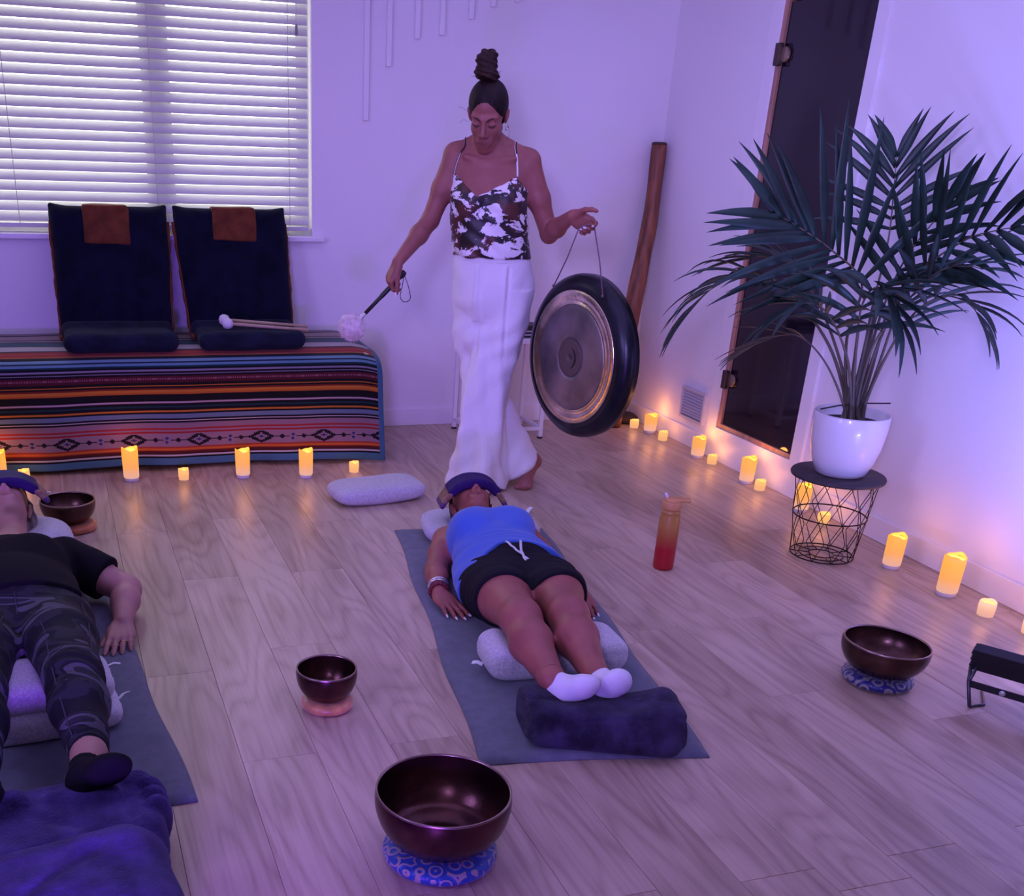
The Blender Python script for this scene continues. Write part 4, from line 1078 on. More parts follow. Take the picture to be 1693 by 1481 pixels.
# ------------------------------------------------------------------ gong
gong = None
def make_gong():
    c = np.array((2.081, 4.247, 0.640)); nrm = np.array((-0.975, -0.222, 0.0)); nrm /= np.linalg.norm(nrm)
    Z = np.array((0, 0, 1.0)); hx = np.cross(Z, nrm)
    A = np.stack([hx, Z, nrm], 1)                      # columns: local x, y, axis
    K = 0.965
    root = thing('gong', 'large round bronze gong with black rim hanging from the standing woman\'s hand', 'gong', tuple(c))
    face_m = mat('brushed_gong_bronze', (0.25, 0.215, 0.215), 0.45, 0.8, var=0.30, vscale=7, bump=0.03, bscale=60)
    shine_m = mat('polished_gong_band', (0.80, 0.66, 0.47), 0.22, 1.0, var=0.25, vscale=10, bump=0.14, bscale=32)
    dark_m = mat('blackened_gong_rim', (0.012, 0.013, 0.020), 0.32, 0.45, var=0.6, vscale=6, bump=0.10, bscale=26)
    boss_m = mat('gong_boss_brown', (0.13, 0.095, 0.09), 0.5, 0.5)
    th = 0.003
    def shell(name, prof, m, par=root):
        q = [(r * K, h) for r, h in prof] + [(r * K, h - th) for r, h in reversed(prof)]
        V, F = lathe(q, 96, c, A, closed=True)
        return geo(name, V, F, m, par)
    shell('gong_face', [(0.0805, 0.0050), (0.10, 0.0050), (0.15, 0.0046), (0.20, 0.0036), (0.221, 0.0026), (0.226, 0.0)], face_m)
    shell('polished_band', [(0.226, 0.0), (0.231, -0.005), (0.238, -0.007), (0.248, -0.006), (0.258, -0.002), (0.268, -0.0015), (0.280, -0.003), (0.284, -0.004)], shine_m)
    shell('dark_rim', [(0.284, -0.004), (0.305, -0.008), (0.330, -0.018), (0.345, -0.034), (0.350, -0.055), (0.347, -0.085)], dark_m)
    b = shell('centre_boss', [(0.0015, 0.0075), (0.03, 0.0075), (0.06, 0.0075), (0.078, 0.0075), (0.0792, 0.0070), (0.0805, 0.0050)], boss_m)
    # crescent mark on the boss
    V = []; n = 20
    for i in range(n):
        t = -1.25 + 2.5 * i / (n - 1)
        ro = np.array((0.042 * math.cos(t), 0.044 * math.sin(t))); ri = np.array((-0.004 + 0.036 * math.cos(t * 0.95), 0.0425 * math.sin(t * 0.99)))
        for q in (ro, ri): V.append((q[0] + 0.002, q[1], 0.0086)); 
    V = np.array(V); V2 = V.copy(); V2[:, 2] -= 0.003
    VV = np.vstack([V, V2]); k = len(V)
    F = []
    for i in range(n - 1):
        a, b_, c_, d_ = 2 * i, 2 * i + 1, 2 * i + 3, 2 * i + 2
        F += [(a, d_, c_, b_), (k + a, k + b_, k + c_, k + d_), (a, k + a, k + d_, d_), (b_, c_, k + c_, k + b_)]
    geo('crescent_mark', VV @ A.T + c, F, mat('black_ink', (0.006, 0.005, 0.006), 0.6), b, False)
    cord_m = mat('mauve_cord', (0.16, 0.09, 0.12), 0.8)
    for off, hand in ((0.160, GRIP0), (-0.165, GRIP1)):
        hole = c + hx * (-off) + Z * 0.272 - nrm * 0.012
        MB().add(*tube([hand, (np.array(hand) + hole) / 2 + (0, 0, -0.001), hole + nrm * 0.012], 0.0026, 7)).build('hanging_cord', cord_m, root, True)
        MB().add(*lathe([(0.002, -0.003), (0.006, -0.002), (0.006, 0.002), (0.002, 0.003)], 12, hole + nrm * 0.014, A)).build('cord_knot', cord_m, root, True)
    MB().add(*tube(spline([GRIP0, (np.array(GRIP0) + np.array(GRIP1)) / 2 + (0, 0, 0.012), GRIP1], 8), 0.0026, 7)).build('hanging_cord', cord_m, root, True)
GRIP0 = (2.064, 4.255, 1.150); GRIP1 = (2.122, 4.232, 1.158)
make_gong()

# ------------------------------------------------------------------ sleeping mats and rolled blankets
mat_m = mat('blue_grey_mat_cloth', (0.135, 0.150, 0.180), 0.9, var=0.10, vscale=30, bump=0.12, bscale=220, sheen=0.15, spec=0.15)
def floor_mat(label, O, th, x0, x1, y0, y1, corner=0.0):
    yl = np.array((math.sin(th), math.cos(th), 0)); xl = np.array((math.cos(th), -math.sin(th), 0)); O = np.array(O)
    nx, ny = 26, 70
    xs = np.linspace(x0, x1, nx); ys = np.linspace(y0, y1, ny)
    X, Y = np.meshgrid(xs, ys, indexing='ij')
    ex = 0.006 * np.sin(Y * 9 + 1) ; Xw = X + ex * (np.abs(X - (x0 + x1) / 2) / (x1 - x0) * 2) ** 3
    Yw = Y + 0.010 * np.sin(X * 6 + 2) * np.where(Y < y0 + 0.3, 1, 0.3)
    T = 0.016
    edge = np.minimum(np.minimum(X - x0, x1 - X), np.minimum(Y - y0, y1 - Y))
    zt = 0.004 + (T - 0.004) * np.sqrt(np.clip(edge / 0.012, 0, 1)) + 0.0012 * np.sin(X * 31 + Y * 4) * np.sin(Y * 13)
    P = O + Xw[..., None] * xl + Yw[..., None] * yl
    Vt = P.copy(); Vt[..., 2] = zt; Vb = P.copy(); Vb[..., 2] = 0.0006
    V = np.vstack([Vt.reshape(-1, 3), Vb.reshape(-1, 3)]); N_ = nx * ny
    F = []
    for i in range(nx - 1):
        for j in range(ny - 1):
            a = i * ny + j; F.append((a, a + ny, a + ny + 1, a + 1)); F.append((N_ + a, N_ + a + 1, N_ + a + ny + 1, N_ + a + ny))
    b = [i * ny for i in range(nx)] + [(nx - 1) * ny + j for j in range(1, ny)] + [i * ny + ny - 1 for i in range(nx - 2, -1, -1)] + [j for j in range(ny - 2, 0, -1)]
    for k in range(len(b)):
        p, q = b[k], b[(k + 1) % len(b)]; F.append((p, N_ + p, N_ + q, q))
    o = geo('floor_mat', V, F, mat_m, None, True, tuple(O))
    return tag(o, label, 'mat', 'padded floor mats')
A2 = math.radians(9.7); O2 = (1.40, 3.0, 0.0)
A3 = math.radians(-5.2); O3 = (-0.17, 3.0, 0.0)
floor_mat('blue grey padded mat under the woman in the blue top', O2, A2, -0.318, 0.308, -0.858, 0.985)
floor_mat('blue grey padded mat under the person in black, at the left picture edge', O3, A3, -0.332, 0.312, -0.800, 1.02)

fleece = mat('slate_fleece', (0.034, 0.028, 0.060), 0.95, var=0.5, vscale=16, bump=0.55, bscale=170, sheen=0.08, spec=0.1)
fleece2 = mat('violet_grey_fleece', (0.062, 0.042, 0.165), 0.95, var=0.35, vscale=14, bump=0.5, bscale=150, sheen=0.10, spec=0.1)
def to_world(O, th):
    yl = np.array((math.sin(th), math.cos(th), 0)); xl = np.array((math.cos(th), -math.sin(th), 0))
    return np.stack([xl, yl, np.array((0, 0, 1.0))], 1), np.array(O)
T2 = to_world(O2, A2); T3 = to_world(O3, A3)
# rolled blanket under the feet of the woman in blue
s = SDF((-0.26, -0.96, -0.01), (0.32, -0.58, 0.24), 0.005)
a, b_ = np.array((-0.125, -0.720, 0.090)), np.array((0.185, -0.780, 0.092))
s.add(LOFT(0, [(-0.178, -0.700, 0.072, 0.080, 0.054), (-0.155, -0.705, 0.075, 0.092, 0.062), (-0.04, -0.725, 0.074, 0.096, 0.062), (0.10, -0.765, 0.076, 0.098, 0.064), (0.20, -0.785, 0.084, 0.096, 0.072), (0.226, -0.790, 0.08, 0.080, 0.060)], 2.9), 0.02)
s.add(CAP((-0.14, -0.785, 0.042), (0.18, -0.865, 0.040), 0.028, 0.028), 0.03)
s.cut(ELL((0.02, -0.715, 0.158), (0.13, 0.12, 0.032)), 0.05)
for r in (0.030, 0.052):                                  # rolled layers visible at the end
    for k in range(14):
        t0 = k / 14 * 2 * math.pi; t1 = (k + 1) / 14 * 2 * math.pi
        s.cut(CAP((-0.184, -0.702 + r * math.cos(t0), 0.072 + r * 0.75 * math.sin(t0)), (-0.184, -0.702 + r * math.cos(t1), 0.072 + r * 0.75 * math.sin(t1)), 0.0075, 0.0075), 0.006)
s.keep(lambda X, Y, Z: 0.0165 - Z + 0 * X + 0 * Y)
roll2 = sdf_obj('rolled_blanket', s, fleece, None, T2, lambda V, N_: (0.0050 * wob(V * (0.6, 2.2, 1.6), 17) - 0.0065 * np.exp(-(wob(V * (0.5, 1.5, 1.2), 13, 5.0) / 0.10) ** 2) * (0.5 + 0.5 * wob(V, 8, 2))) * np.clip((V[:, 2] - 0.02) / 0.02, 0, 1), (1.40, 2.28, 0.016))
tag(roll2, 'slate blue fleece blanket rolled up under the white socked feet', 'blanket')
# two folded blankets at the feet of the person in black
s = SDF((-0.62, -1.20, -0.01), (0.36, -0.80, 0.24), 0.006)
W = T3[0].T
def l3(p): return (np.array(p) - T3[1]) @ T3[0]
s.add(BOX((-0.14, -0.965, 0.070), (0.335, 0.150, 0.072), Rz(0.10), 0.060), 0.02)
s.add(CAP((0.02, -0.885, 0.125), (0.165, -0.875, 0.120), 0.030, 0.036), 0.02)
s.add(CAP((-0.40, -0.97, 0.120), (-0.10, -0.90, 0.145), 0.040, 0.034), 0.02)
s.add(CAP((-0.02, -0.90, 0.13), (0.11, -0.93, 0.13), 0.028, 0.030), 0.012)
for y in (-0.90, -0.94, -0.98): s.add(ELL((0.185, y, 0.085), (0.040, 0.020, 0.072), Rz(0.2)), 0.006)
s.cut(CAP((-0.10, -0.94, 0.165), (0.02, -1.02, 0.148), 0.010, 0.012), 0.02)
s.cut(CAP((0.125, -0.86, 0.16), (0.135, -1.02, 0.14), 0.007, 0.009), 0.012)
s.keep(lambda X, Y, Z: 0.0165 - Z + 0 * X + 0 * Y)
o = sdf_obj('folded_blanket', s, fleece2, None, T3, lambda V, N_: 0.004 * wob(V * (1, 1.6, 1.5), 18, 3) * np.clip((V[:, 2] - 0.02) / 0.02, 0, 1), (-0.2, 2.03, 0.016))
tag(o, 'crumpled violet grey fleece blanket under the black socked feet', 'blanket', 'fleece blankets at the left mat')
s = SDF((-0.70, -1.62, -0.01), (0.34, -1.02, 0.30), 0.007)
s.add(BOX((-0.208, -1.347, 0.106), (0.395, 0.220, 0.106), Rz(0.0907), 0.085), 0.02)
s.keep(lambda X, Y, Z: (-0.345 + 0.9959 * X - 0.0906 * Y - 0.24 * (1.16 + 0.0906 * X + 0.9959 * Y)) * 0.97, 0.05)
s.keep(lambda X, Y, Z: 0.0015 - Z + 0 * X + 0 * Y)
o = sdf_obj('folded_blanket', s, fleece2, None, T3, lambda V, N_: (0.009 * wob(V * (1, 1.5, 1), 9, 5) + 0.003 * wob(V, 26, 1) - 0.008 * np.exp(-(wob(V * (0.6, 1.2, 1), 8, 9.0) / 0.10) ** 2) * (0.5 + 0.5 * wob(V, 7, 1))) * np.clip((V[:, 2] - 0.01) / 0.03, 0, 1), (-0.1, 1.66, 0))
tag(o, 'thick folded violet fleece blanket on the floor in the lower left corner', 'blanket', 'fleece blankets at the left mat')
# ------------------------------------------------------------------ people: shared builders
skin_w1 = mat('skin_tanned', (0.285, 0.095, 0.078), 0.5, var=0.10, vscale=14, sss=0.12, spec=0.4)
skin_w2 = mat('skin_warm', (0.31, 0.094, 0.075), 0.48, var=0.10, vscale=12, sss=0.12, spec=0.4)
skin_w3 = mat('skin_fair', (0.42, 0.215, 0.17), 0.5, var=0.10, vscale=14, sss=0.12, spec=0.4)
lip_m = mat('lips', (0.22, 0.055, 0.05), 0.4)
hair_dk = mat('dark_brown_hair', (0.011, 0.0048, 0.0045), 0.55, spec=0.2, var=0.5, vscale=30, stretch=(1, 1, 0.25), bump=0.5, bscale=90)
hair_bun = mat('brown_hair_bun', (0.026, 0.010, 0.007), 0.55, spec=0.2, var=0.5, vscale=28, bump=0.5, bscale=80)
hair_gr = mat('ash_grey_hair', (0.22, 0.17, 0.15), 0.55, var=0.4, vscale=30, bump=0.5, bscale=90)
nail_m = mat('white_polished_nail', (0.85, 0.78, 0.80), 0.25)

def head(s, c, R, k=0.018, sc=1.0):
    c = np.array(c, float); R = np.array(R, float)
    def p(x, y, z): return c + R @ (np.array((x, y, z)) * sc)
    def cap(a, b, ra, rb, kk=k): s.add(CAP(p(*a), p(*b), ra * sc, rb * sc), kk)
    def ell(a, r, kk=k, Q=None): s.add(ELL(p(*a), [q * sc for q in r], R if Q is None else R @ Q), kk)
    ell((0, -0.012, 0.040), (0.074, 0.094, 0.082))
    ell((0, 0.028, -0.028), (0.058, 0.066, 0.082))
    ell((0, 0.042, -0.074), (0.035, 0.044, 0.046))
    for sx in (-1, 1):
        cap((sx * 0.044, 0.0, -0.048), (sx * 0.016, 0.060, -0.098), 0.014, 0.015)
        ell((sx * 0.034, 0.060, -0.026), (0.019, 0.019, 0.020), 0.02)          # cheek
        cap((sx * 0.012, 0.086, 0.020), (sx * 0.046, 0.068, 0.022), 0.008, 0.007, 0.014)  # brow
    ell((0, 0.070, -0.104), (0.020, 0.017, 0.015), 0.015)                     # chin
    for sx in (-1, 1):
        s.cut(ELL(p(sx * 0.030, 0.096, 0.000), (0.016 * sc, 0.013 * sc, 0.010 * sc), R), 0.012)
        ell((sx * 0.031, 0.077, -0.001), (0.0150, 0.0115, 0.0105), 0.004)      # eyelid ball
    cap((0, 0.088, 0.010), (0, 0.108, -0.034), 0.0065, 0.0098, 0.010)         # nose
    for sx in (-1, 1):
        ell((sx * 0.0115, 0.097, -0.038), (0.0075, 0.010, 0.0075), 0.006)
    ell((0, 0.086, -0.068), (0.031, 0.011, 0.023), 0.016)                     # mouth mound
    s.cut(CAP(p(-0.021, 0.098, -0.0685), p(0.021, 0.098, -0.0685), 0.0022 * sc, 0.0022 * sc), 0.004)
    for sx in (-1, 1):
        s.cut(ELL(p(sx * 0.0058, 0.106, -0.0475), (0.0034 * sc, 0.006 * sc, 0.004 * sc), R), 0.003)   # nostril
        ell((sx * 0.074, -0.014, -0.008), (0.008, 0.019, 0.031), 0.008, Ry(sx * 0.25) @ Rx(-0.2))
        s.cut(ELL(p(sx * 0.084, -0.008, -0.004), (0.006 * sc, 0.009 * sc, 0.014 * sc), R), 0.005)
    return p

def lips(c, R, m, parent, T, sc=1.0):
    c = np.array(c, float)
    def p(x, y, z): return c + np.array(R) @ (np.array((x, y, z)) * sc)
    e = np.array((0.05, 0.05, 0.05)) * sc; o = p(0, 0.095, -0.068)
    s = SDF(o - e, o + e, 0.0018)
    for sx in (-1, 1):
        s.add(CAP(p(0, 0.0976, -0.0656), p(sx * 0.0245, 0.0915, -0.0686), 0.0040 * sc, 0.0020 * sc), 0.004)
        s.add(CAP(p(0, 0.0970, -0.0732), p(sx * 0.0225, 0.0918, -0.0690), 0.0048 * sc, 0.0020 * sc), 0.004)
    flip_sdf('lips', s, m, parent, T)

def flip_sdf(name, s, m, parent, T, disp=None):
    V, F = s.mesh()
    if len(V) == 0: return None
    if disp is not None: V = V + normals(V, F) * disp(V, normals(V, F))[:, None]
    V = V @ T[0].T + T[1]
    if np.linalg.det(T[0]) < 0: F = np.ascontiguousarray(F[:, ::-1])
    return geo(name, V, F, m, parent)

def hand(s, w, R, curl=(0.25, 0.3, 0.35, 0.4), spread=0.11, thumb=(0.55, 0.25), sc=1.0, k=0.006, th_drop=0.006, base=0.35):
    """w wrist; columns of R: thumb side, finger direction, back of hand. returns (tip, dir, normal, r) per digit"""
    w = np.array(w, float); R = np.array(R, float)
    def p(v): return w + R @ (np.array(v) * sc)
    L = (0.070, 0.078, 0.072, 0.056); xs = (0.029, 0.0095, -0.0105, -0.029); ys = (0.086, 0.089, 0.084, 0.075); rr = (0.0092, 0.0095, 0.0090, 0.0080)
    tips = []
    s.add(ELL(p((0, 0.045, -0.003)), (0.040 * sc, 0.052 * sc, 0.0145 * sc), R), 0.012)
    for i in range(4):
        b = (xs[i], ys[i], -0.001)
        s.add(CAP(p((xs[i] * 0.55, 0.005, 0)), p(b), 0.0125 * sc, (rr[i] + 0.0008) * sc), 0.010)
        a = 0.0; d2 = spread * (1.2 - i * 0.8) ; q = np.array(b)
        for j, fr in enumerate((0.46, 0.30, 0.24)):
            a += curl[i] * (base, 1.0, 0.8)[j]
            dr = np.array((math.sin(d2) * math.cos(a), math.cos(d2) * math.cos(a), -math.sin(a)))
            e = q + dr * L[i] * fr
            s.add(CAP(p(q), p(e), (rr[i] - 0.0006 * j) * sc, (rr[i] - 0.0008 * (j + 1)) * sc), k * 0.6)
            q = e
        nrm = np.array((math.sin(d2) * math.sin(a), math.cos(d2) * math.sin(a), math.cos(a)))
        tips.append((p(q), R @ dr, R @ nrm, (rr[i] - 0.0024) * sc))
    t0 = np.array((0.020, 0.018, -0.006)); t1 = t0 + np.array((math.sin(thumb[0]), math.cos(thumb[0]), -0.25)) * 0.044
    t2 = t1 + np.array((math.sin(thumb[0] - thumb[1]), math.cos(thumb[0] - thumb[1]), -th_drop * 30)) * 0.034
    t3 = t2 + np.array((math.sin(thumb[0] - 1.8 * thumb[1]), math.cos(thumb[0] - 1.8 * thumb[1]), -th_drop * 30)) * 0.024
    s.add(CAP(p(t0), p(t1), 0.0165 * sc, 0.0115 * sc), 0.012)
    s.add(CAP(p(t1), p(t2), 0.0112 * sc, 0.0100 * sc), k * .6); s.add(CAP(p(t2), p(t3), 0.0100 * sc, 0.0078 * sc), k * .6)
    d = (t3 - t2) / np.linalg.norm(t3 - t2)
    tips.append((p(t3), R @ d, R @ np.array((0.45, 0.1, 0.88)), 0.0078 * sc))
    return tips

def nails(tips, parent, T, which=range(5), L=0.0085, m=None):
    for i in which:
        c, d, n, r = [np.array(v, float) if not np.isscalar(v) else v for v in tips[i]]
        n = n - d * (n @ d); n /= np.linalg.norm(n); x = np.cross(d, n)
        V, F = lathe([(0.0004, 1.0), (0.5, 0.86), (0.86, 0.5), (1.0, 0.0), (0.86, -0.5), (0.5, -0.86), (0.0004, -1.0)], 10)
        V = V * (r * 0.70, L, 0.0022); q = c + n * r * 0.86 + d * 0.003
        # lathe axis is its local z: map (x,y,z) -> (side, along, normal)
        W_ = np.outer(V[:, 0], x) + np.outer(V[:, 2] / 0.0022 * 1.0 * L, d) + np.outer(V[:, 1] / L * 0.0020, n) + q
        geo('fingernail', W_ @ T[0].T + T[1], F, m or nail_m, parent)

def foot(s, heel, ball, toe, up, k=0.018, toes=True, w=0.040, side=1):
    """heel (back), ball and toe centres; up = top-of-foot direction"""
    heel, ball, toe = [np.array(v, float) for v in (heel, ball, toe)]
    d = toe - heel; d /= np.linalg.norm(d); up = np.array(up, float); up -= d * (up @ d); up /= np.linalg.norm(up); x = np.cross(d, up)
    R = np.stack([x, d, up], 1)
    s.add(ELL(heel + d * 0.012, (0.029, 0.036, 0.027), R), k)
    s.add(CAP(heel + d * 0.02 + up * 0.012, ball + up * 0.006, 0.029, 0.026), k)
    s.add(ELL(ball, (w, 0.040, 0.021), R), k)
    if toes:
        for i in range(5):
            o = (i - 2) * 0.0155 * side
            l = (0.012, 0.010, 0.006, 0.0, -0.008)[i]
            s.add(CAP(ball + x * o + d * 0.02, toe + x * o * 1.05 + d * (l - 0.012), 0.011, 0.0115 if i == 0 else 0.0085), 0.006)
    else:
        s.add(ELL(toe - d * 0.02, (w * 0.92, 0.034, 0.019), R), k)

def ground(s, z):
    return s.keep(lambda X, Y, Z: z - Z + 0 * X + 0 * Y, 0.004)
# ------------------------------------------------------------------ woman lying in the blue top
def woman_blue():
    T = T2
    root = thing('person', 'woman in blue tank top, black shorts and white socks lying under a purple eye pillow', 'person', tuple(T[0] @ np.array((0, 0.1, 0.016)) + T[1]))
    lo, hi = (-0.42, -0.88, 0.0), (0.40, 1.10, 0.36)
    shR, elR, wrR = (-0.178, 0.575, 0.105), (-0.243, 0.385, 0.062), (-0.262, 0.192, 0.050)
    shL, elL, wrL = (0.135, 0.590, 0.105), (0.192, 0.420, 0.056), (0.236, 0.180, 0.046)
    hpR, knR, anR = (-0.110, 0.075, 0.115), (-0.106, -0.340, 0.183), (-0.088, -0.655, 0.140)
    hpL, knL, anL = (0.085, 0.075, 0.115), (0.044, -0.325, 0.183), (0.042, -0.625, 0.140)
    FEET = (((-0.066, -0.694, 0.120), (-0.028, -0.726, 0.152), (-0.006, -0.742, 0.176)), ((0.060, -0.682, 0.119), (0.072, -0.722, 0.158), (0.070, -0.736, 0.190)))
    torso = [LOFT(1, [(-0.08, -0.012, 0.105, 0.12, 0.075), (0.0, -0.012, 0.112, 0.175, 0.092), (0.08, -0.012, 0.116, 0.190, 0.098), (0.17, -0.022, 0.118, 0.174, 0.100), (0.27, -0.030, 0.120, 0.152, 0.100), (0.38, -0.032, 0.126, 0.148, 0.110), (0.48, -0.030, 0.130, 0.156, 0.116), (0.575, -0.024, 0.120, 0.160, 0.096), (0.63, -0.018, 0.108, 0.115, 0.074), (0.66, -0.014, 0.102, 0.070, 0.058)]),
             ELL((-0.102, 0.455, 0.195), (0.076, 0.095, 0.066)), ELL((0.040, 0.455, 0.195), (0.076, 0.095, 0.066)), ELL((-0.012, 0.24, 0.155), (0.13, 0.12, 0.066))]
    legs = []
    for hp, kn, an in ((hpR, knR, anR), (hpL, knL, anL)):
        hp, kn, an = map(np.array, (hp, kn, an))
        m1 = hp * 0.55 + kn * 0.45 + (0, 0, 0.012)
        legs += [(CAP(hp, m1, 0.094, 0.080), 0.03), (CAP(m1, kn, 0.080, 0.058), 0.03), (ELL(kn + (0, 0.006, 0.018), (0.044, 0.05, 0.042)), 0.03)]
    shank = []
    for kn, an in ((knR, anR), (knL, anL)):
        kn, an = np.array(kn), np.array(an); m = kn * 0.66 + an * 0.34 - (0, 0, 0.010)
        shank += [(CAP(kn, m, 0.056, 0.062), 0.03), (CAP(m, an, 0.061, 0.035), 0.03)]
    s = SDF(lo, hi, 0.004)
    for q in torso: s.add(q, 0.035)
    for q, k in legs: s.add(q, k)
    # keep the two legs apart where they touch
    for q, k in shank: s.add(q, 0.025)
    s.cut(CAP((-0.030, -0.18, 0.235), (-0.028, -0.66, 0.225), 0.010, 0.010), 0.014)
    for sh, el, wr in ((shR, elR, wrR), (shL, elL, wrL)):
        s.add(CAP(sh, (np.array(sh) + el) / 2, 0.052, 0.047), 0.03); s.add(CAP((np.array(sh) + el) / 2, el, 0.046, 0.038), 0.02)
        mm = np.array(el) * 0.7 + np.array(wr) * 0.3
        s.add(CAP(el, mm, 0.038, 0.038), 0.02); s.add(CAP(mm, wr, 0.038, 0.0245), 0.02)
    hR_ = np.stack([np.array((0.95, 0.30, 0.0)), np.array((0.30, -0.95, -0.12)), np.array((0, -0.10, 0.99))], 1)
    hL_ = np.stack([np.array((-0.99, 0.02, 0.0)), np.array((-0.02, -0.99, -0.12)), np.array((0, -0.12, 0.99))], 1)
    tR = hand(s, wrR, hR_, (0.10, 0.12, 0.14, 0.18), 0.10, (0.55, 0.15), 1.0)
    tL = hand(s, wrL, hL_, (0.14, 0.16, 0.18, 0.2), 0.08, (0.5, 0.2), 1.0)
    hc = np.array((-0.042, 0.790, 0.168)); HR = np.stack([(-1, 0, 0), (0, -0.22, 0.9755), (0, 0.9755, 0.22)], 1)
    s.add(CAP((-0.010, 0.64, 0.115), hc + (0, -0.045, -0.030), 0.054, 0.052), 0.035)
    head(s, hc, HR)
    for he, ba, to in (FEET[0], FEET[1]):
        foot(s, he, ba, to, (0, 0.6, 0.5), toes=False, w=0.034)
    for an, he in ((anR, FEET[0][0]), (anL, FEET[1][0])): s.add(CAP(an, he, 0.034, 0.030), 0.02)
    ground(s, 0.0165)
    flip_sdf('body', s, skin_w2, root, T)
    nails(tR, root, T); nails(tL, root, T)
    lips(hc, HR, lip_m, root, T)
    # hair on the pillow
    h = SDF(hc - 0.14, hc + 0.14, 0.005)
    h.add(ELL(hc + HR @ np.array((0, -0.016, 0.042)), (0.081, 0.098, 0.086), HR), 0.01)
    h.add(ELL(hc + HR @ np.array((0, -0.065, -0.02)), (0.078, 0.050, 0.075), HR), 0.03)
    Q = HR.T
    def face_off(X, Y, Z):
        x, y, z = X - hc[0], Y - hc[1], Z - hc[2]
        v = x * HR[0, 1] + y * HR[1, 1] + z * HR[2, 1]; w = x * HR[0, 2] + y * HR[1, 2] + z * HR[2, 2]
        return 0.8 * (v - 0.000) - 0.60 * (w - 0.035)
    h.keep(face_off); h.keep(lambda X, Y, Z: 0.062 - Z + 0 * X + 0 * Y)
    flip_sdf('hair', h, hair_dk, root, T, lambda V, N_: 0.003 * np.sin(V[:, 0] * 260 + 3 * wob(V, 18)))
    # tank top
    g = SDF((-0.30, 0.05, 0.0), (0.28, 0.72, 0.36), 0.0045)
    for q in torso: g.add(q, 0.035, infl=0.008)
    g.add(LOFT(1, [(0.05, -0.014, 0.118, 0.212, 0.112), (0.14, -0.014, 0.118, 0.206, 0.116), (0.20, -0.014, 0.118, 0.204, 0.114), (0.30, -0.015, 0.118, 0.176, 0.106), (0.36, -0.015, 0.118, 0.166, 0.104)]), 0.03)
    g.keep(lambda X, Y, Z: (0.185 + 0.014 * np.sin(X * 9 + 1) - 0.115 * (3 * np.clip((-0.04 - X) / 0.17, 0, 1) ** 2 - 2 * np.clip((-0.04 - X) / 0.17, 0, 1) ** 3)) - Y + 0 * Z)
    g.cut(ELL((-0.022, 0.70, 0.225), (0.082, 0.115, 0.10)), 0.02)                       # neckline
    g.cut(ELL((-0.250, 0.585, 0.11), (0.085, 0.105, 0.16)), 0.015); g.cut(ELL((0.205, 0.600, 0.11), (0.085, 0.105, 0.16)), 0.015)
    ground(g, 0.0175)
    blue_m = mat('royal_blue_jersey', (0.055, 0.13, 0.50), 0.8, bump=0.1, bscale=300, sheen=0.2, spec=0.2)
    def dis(V, N_):
        y, x = V[:, 1], V[:, 0]
        f = np.exp(-((y - 0.265) / 0.05) ** 2) * np.sin(y * 190 + 5 * x + 2 * wob(V, 9)) * 0.0022
        f = f + 0.0035 * wob(V * (1, 2.2, 1), 16) * np.clip((V[:, 2] - 0.03) / 0.05, 0, 1)
        f = f - 0.008 * np.exp(-((x + 0.012) / 0.035) ** 2 - ((y - 0.43) / 0.05) ** 2) * (V[:, 2] > 0.15) * 0.4
        return f
    flip_sdf('tank_top', g, blue_m, root, T, dis)
    # shorts
    g = SDF((-0.32, -0.22, 0.0), (0.28, 0.26, 0.30), 0.0045)
    for q in torso: g.add(q, 0.035, infl=0.006)
    for q, k in legs: g.add(q, 0.03, infl=0.013)
    g.keep(lambda X, Y, Z: np.maximum(Y - 0.235, -0.138 + 0.30 * np.maximum(0, np.abs(X + 0.012) - 0.06) * 0.5 - 0.25 * (0.12 - Z) * (Z < 0.12) * 0.4 - Y) + 0 * X)
    g.cut(CAP((-0.025, -0.085, 0.26), (-0.027, -0.19, 0.16), 0.008, 0.018), 0.02)
    ground(g, 0.0170)
    flip_sdf('shorts', g, mat('black_jersey', (0.010, 0.009, 0.013), 0.85, bump=0.1, bscale=260, sheen=0.0, spec=0.15), root, T,
             lambda V, N_: 0.0035 * wob(V * (1.2, 1.6, 1), 19, 2) * np.clip((V[:, 2] - 0.03) / 0.05, 0, 1) + 0.0015 * np.sin(V[:, 1] * 120 + V[:, 0] * 40))
    dm = mat('white_drawstring', (0.62, 0.62, 0.64), 0.8)
    zt = lambda x, y: (g.surf(x, y, None) or 0.2) + 0.005
    for a, b_, c_ in (((-0.040, 0.195), (-0.010, 0.110), (0.006, 0.060)), ((0.012, 0.200), (-0.002, 0.125), (-0.004, 0.050))):
        pts = spline([a, b_, c_], 12); pts = [(x, y, zt(x, y)) for x, y in pts]
        V, F = tube(pts, 0.0048, 7, flat=0.6); geo('drawstring', V @ T[0].T + T[1], F, dm, root)
    # white socks: sleeves over the feet
    sm = mat('white_cotton_sock', (0.74, 0.72, 0.78), 0.9, bump=0.25, bscale=200, sheen=0.2, spec=0.2)
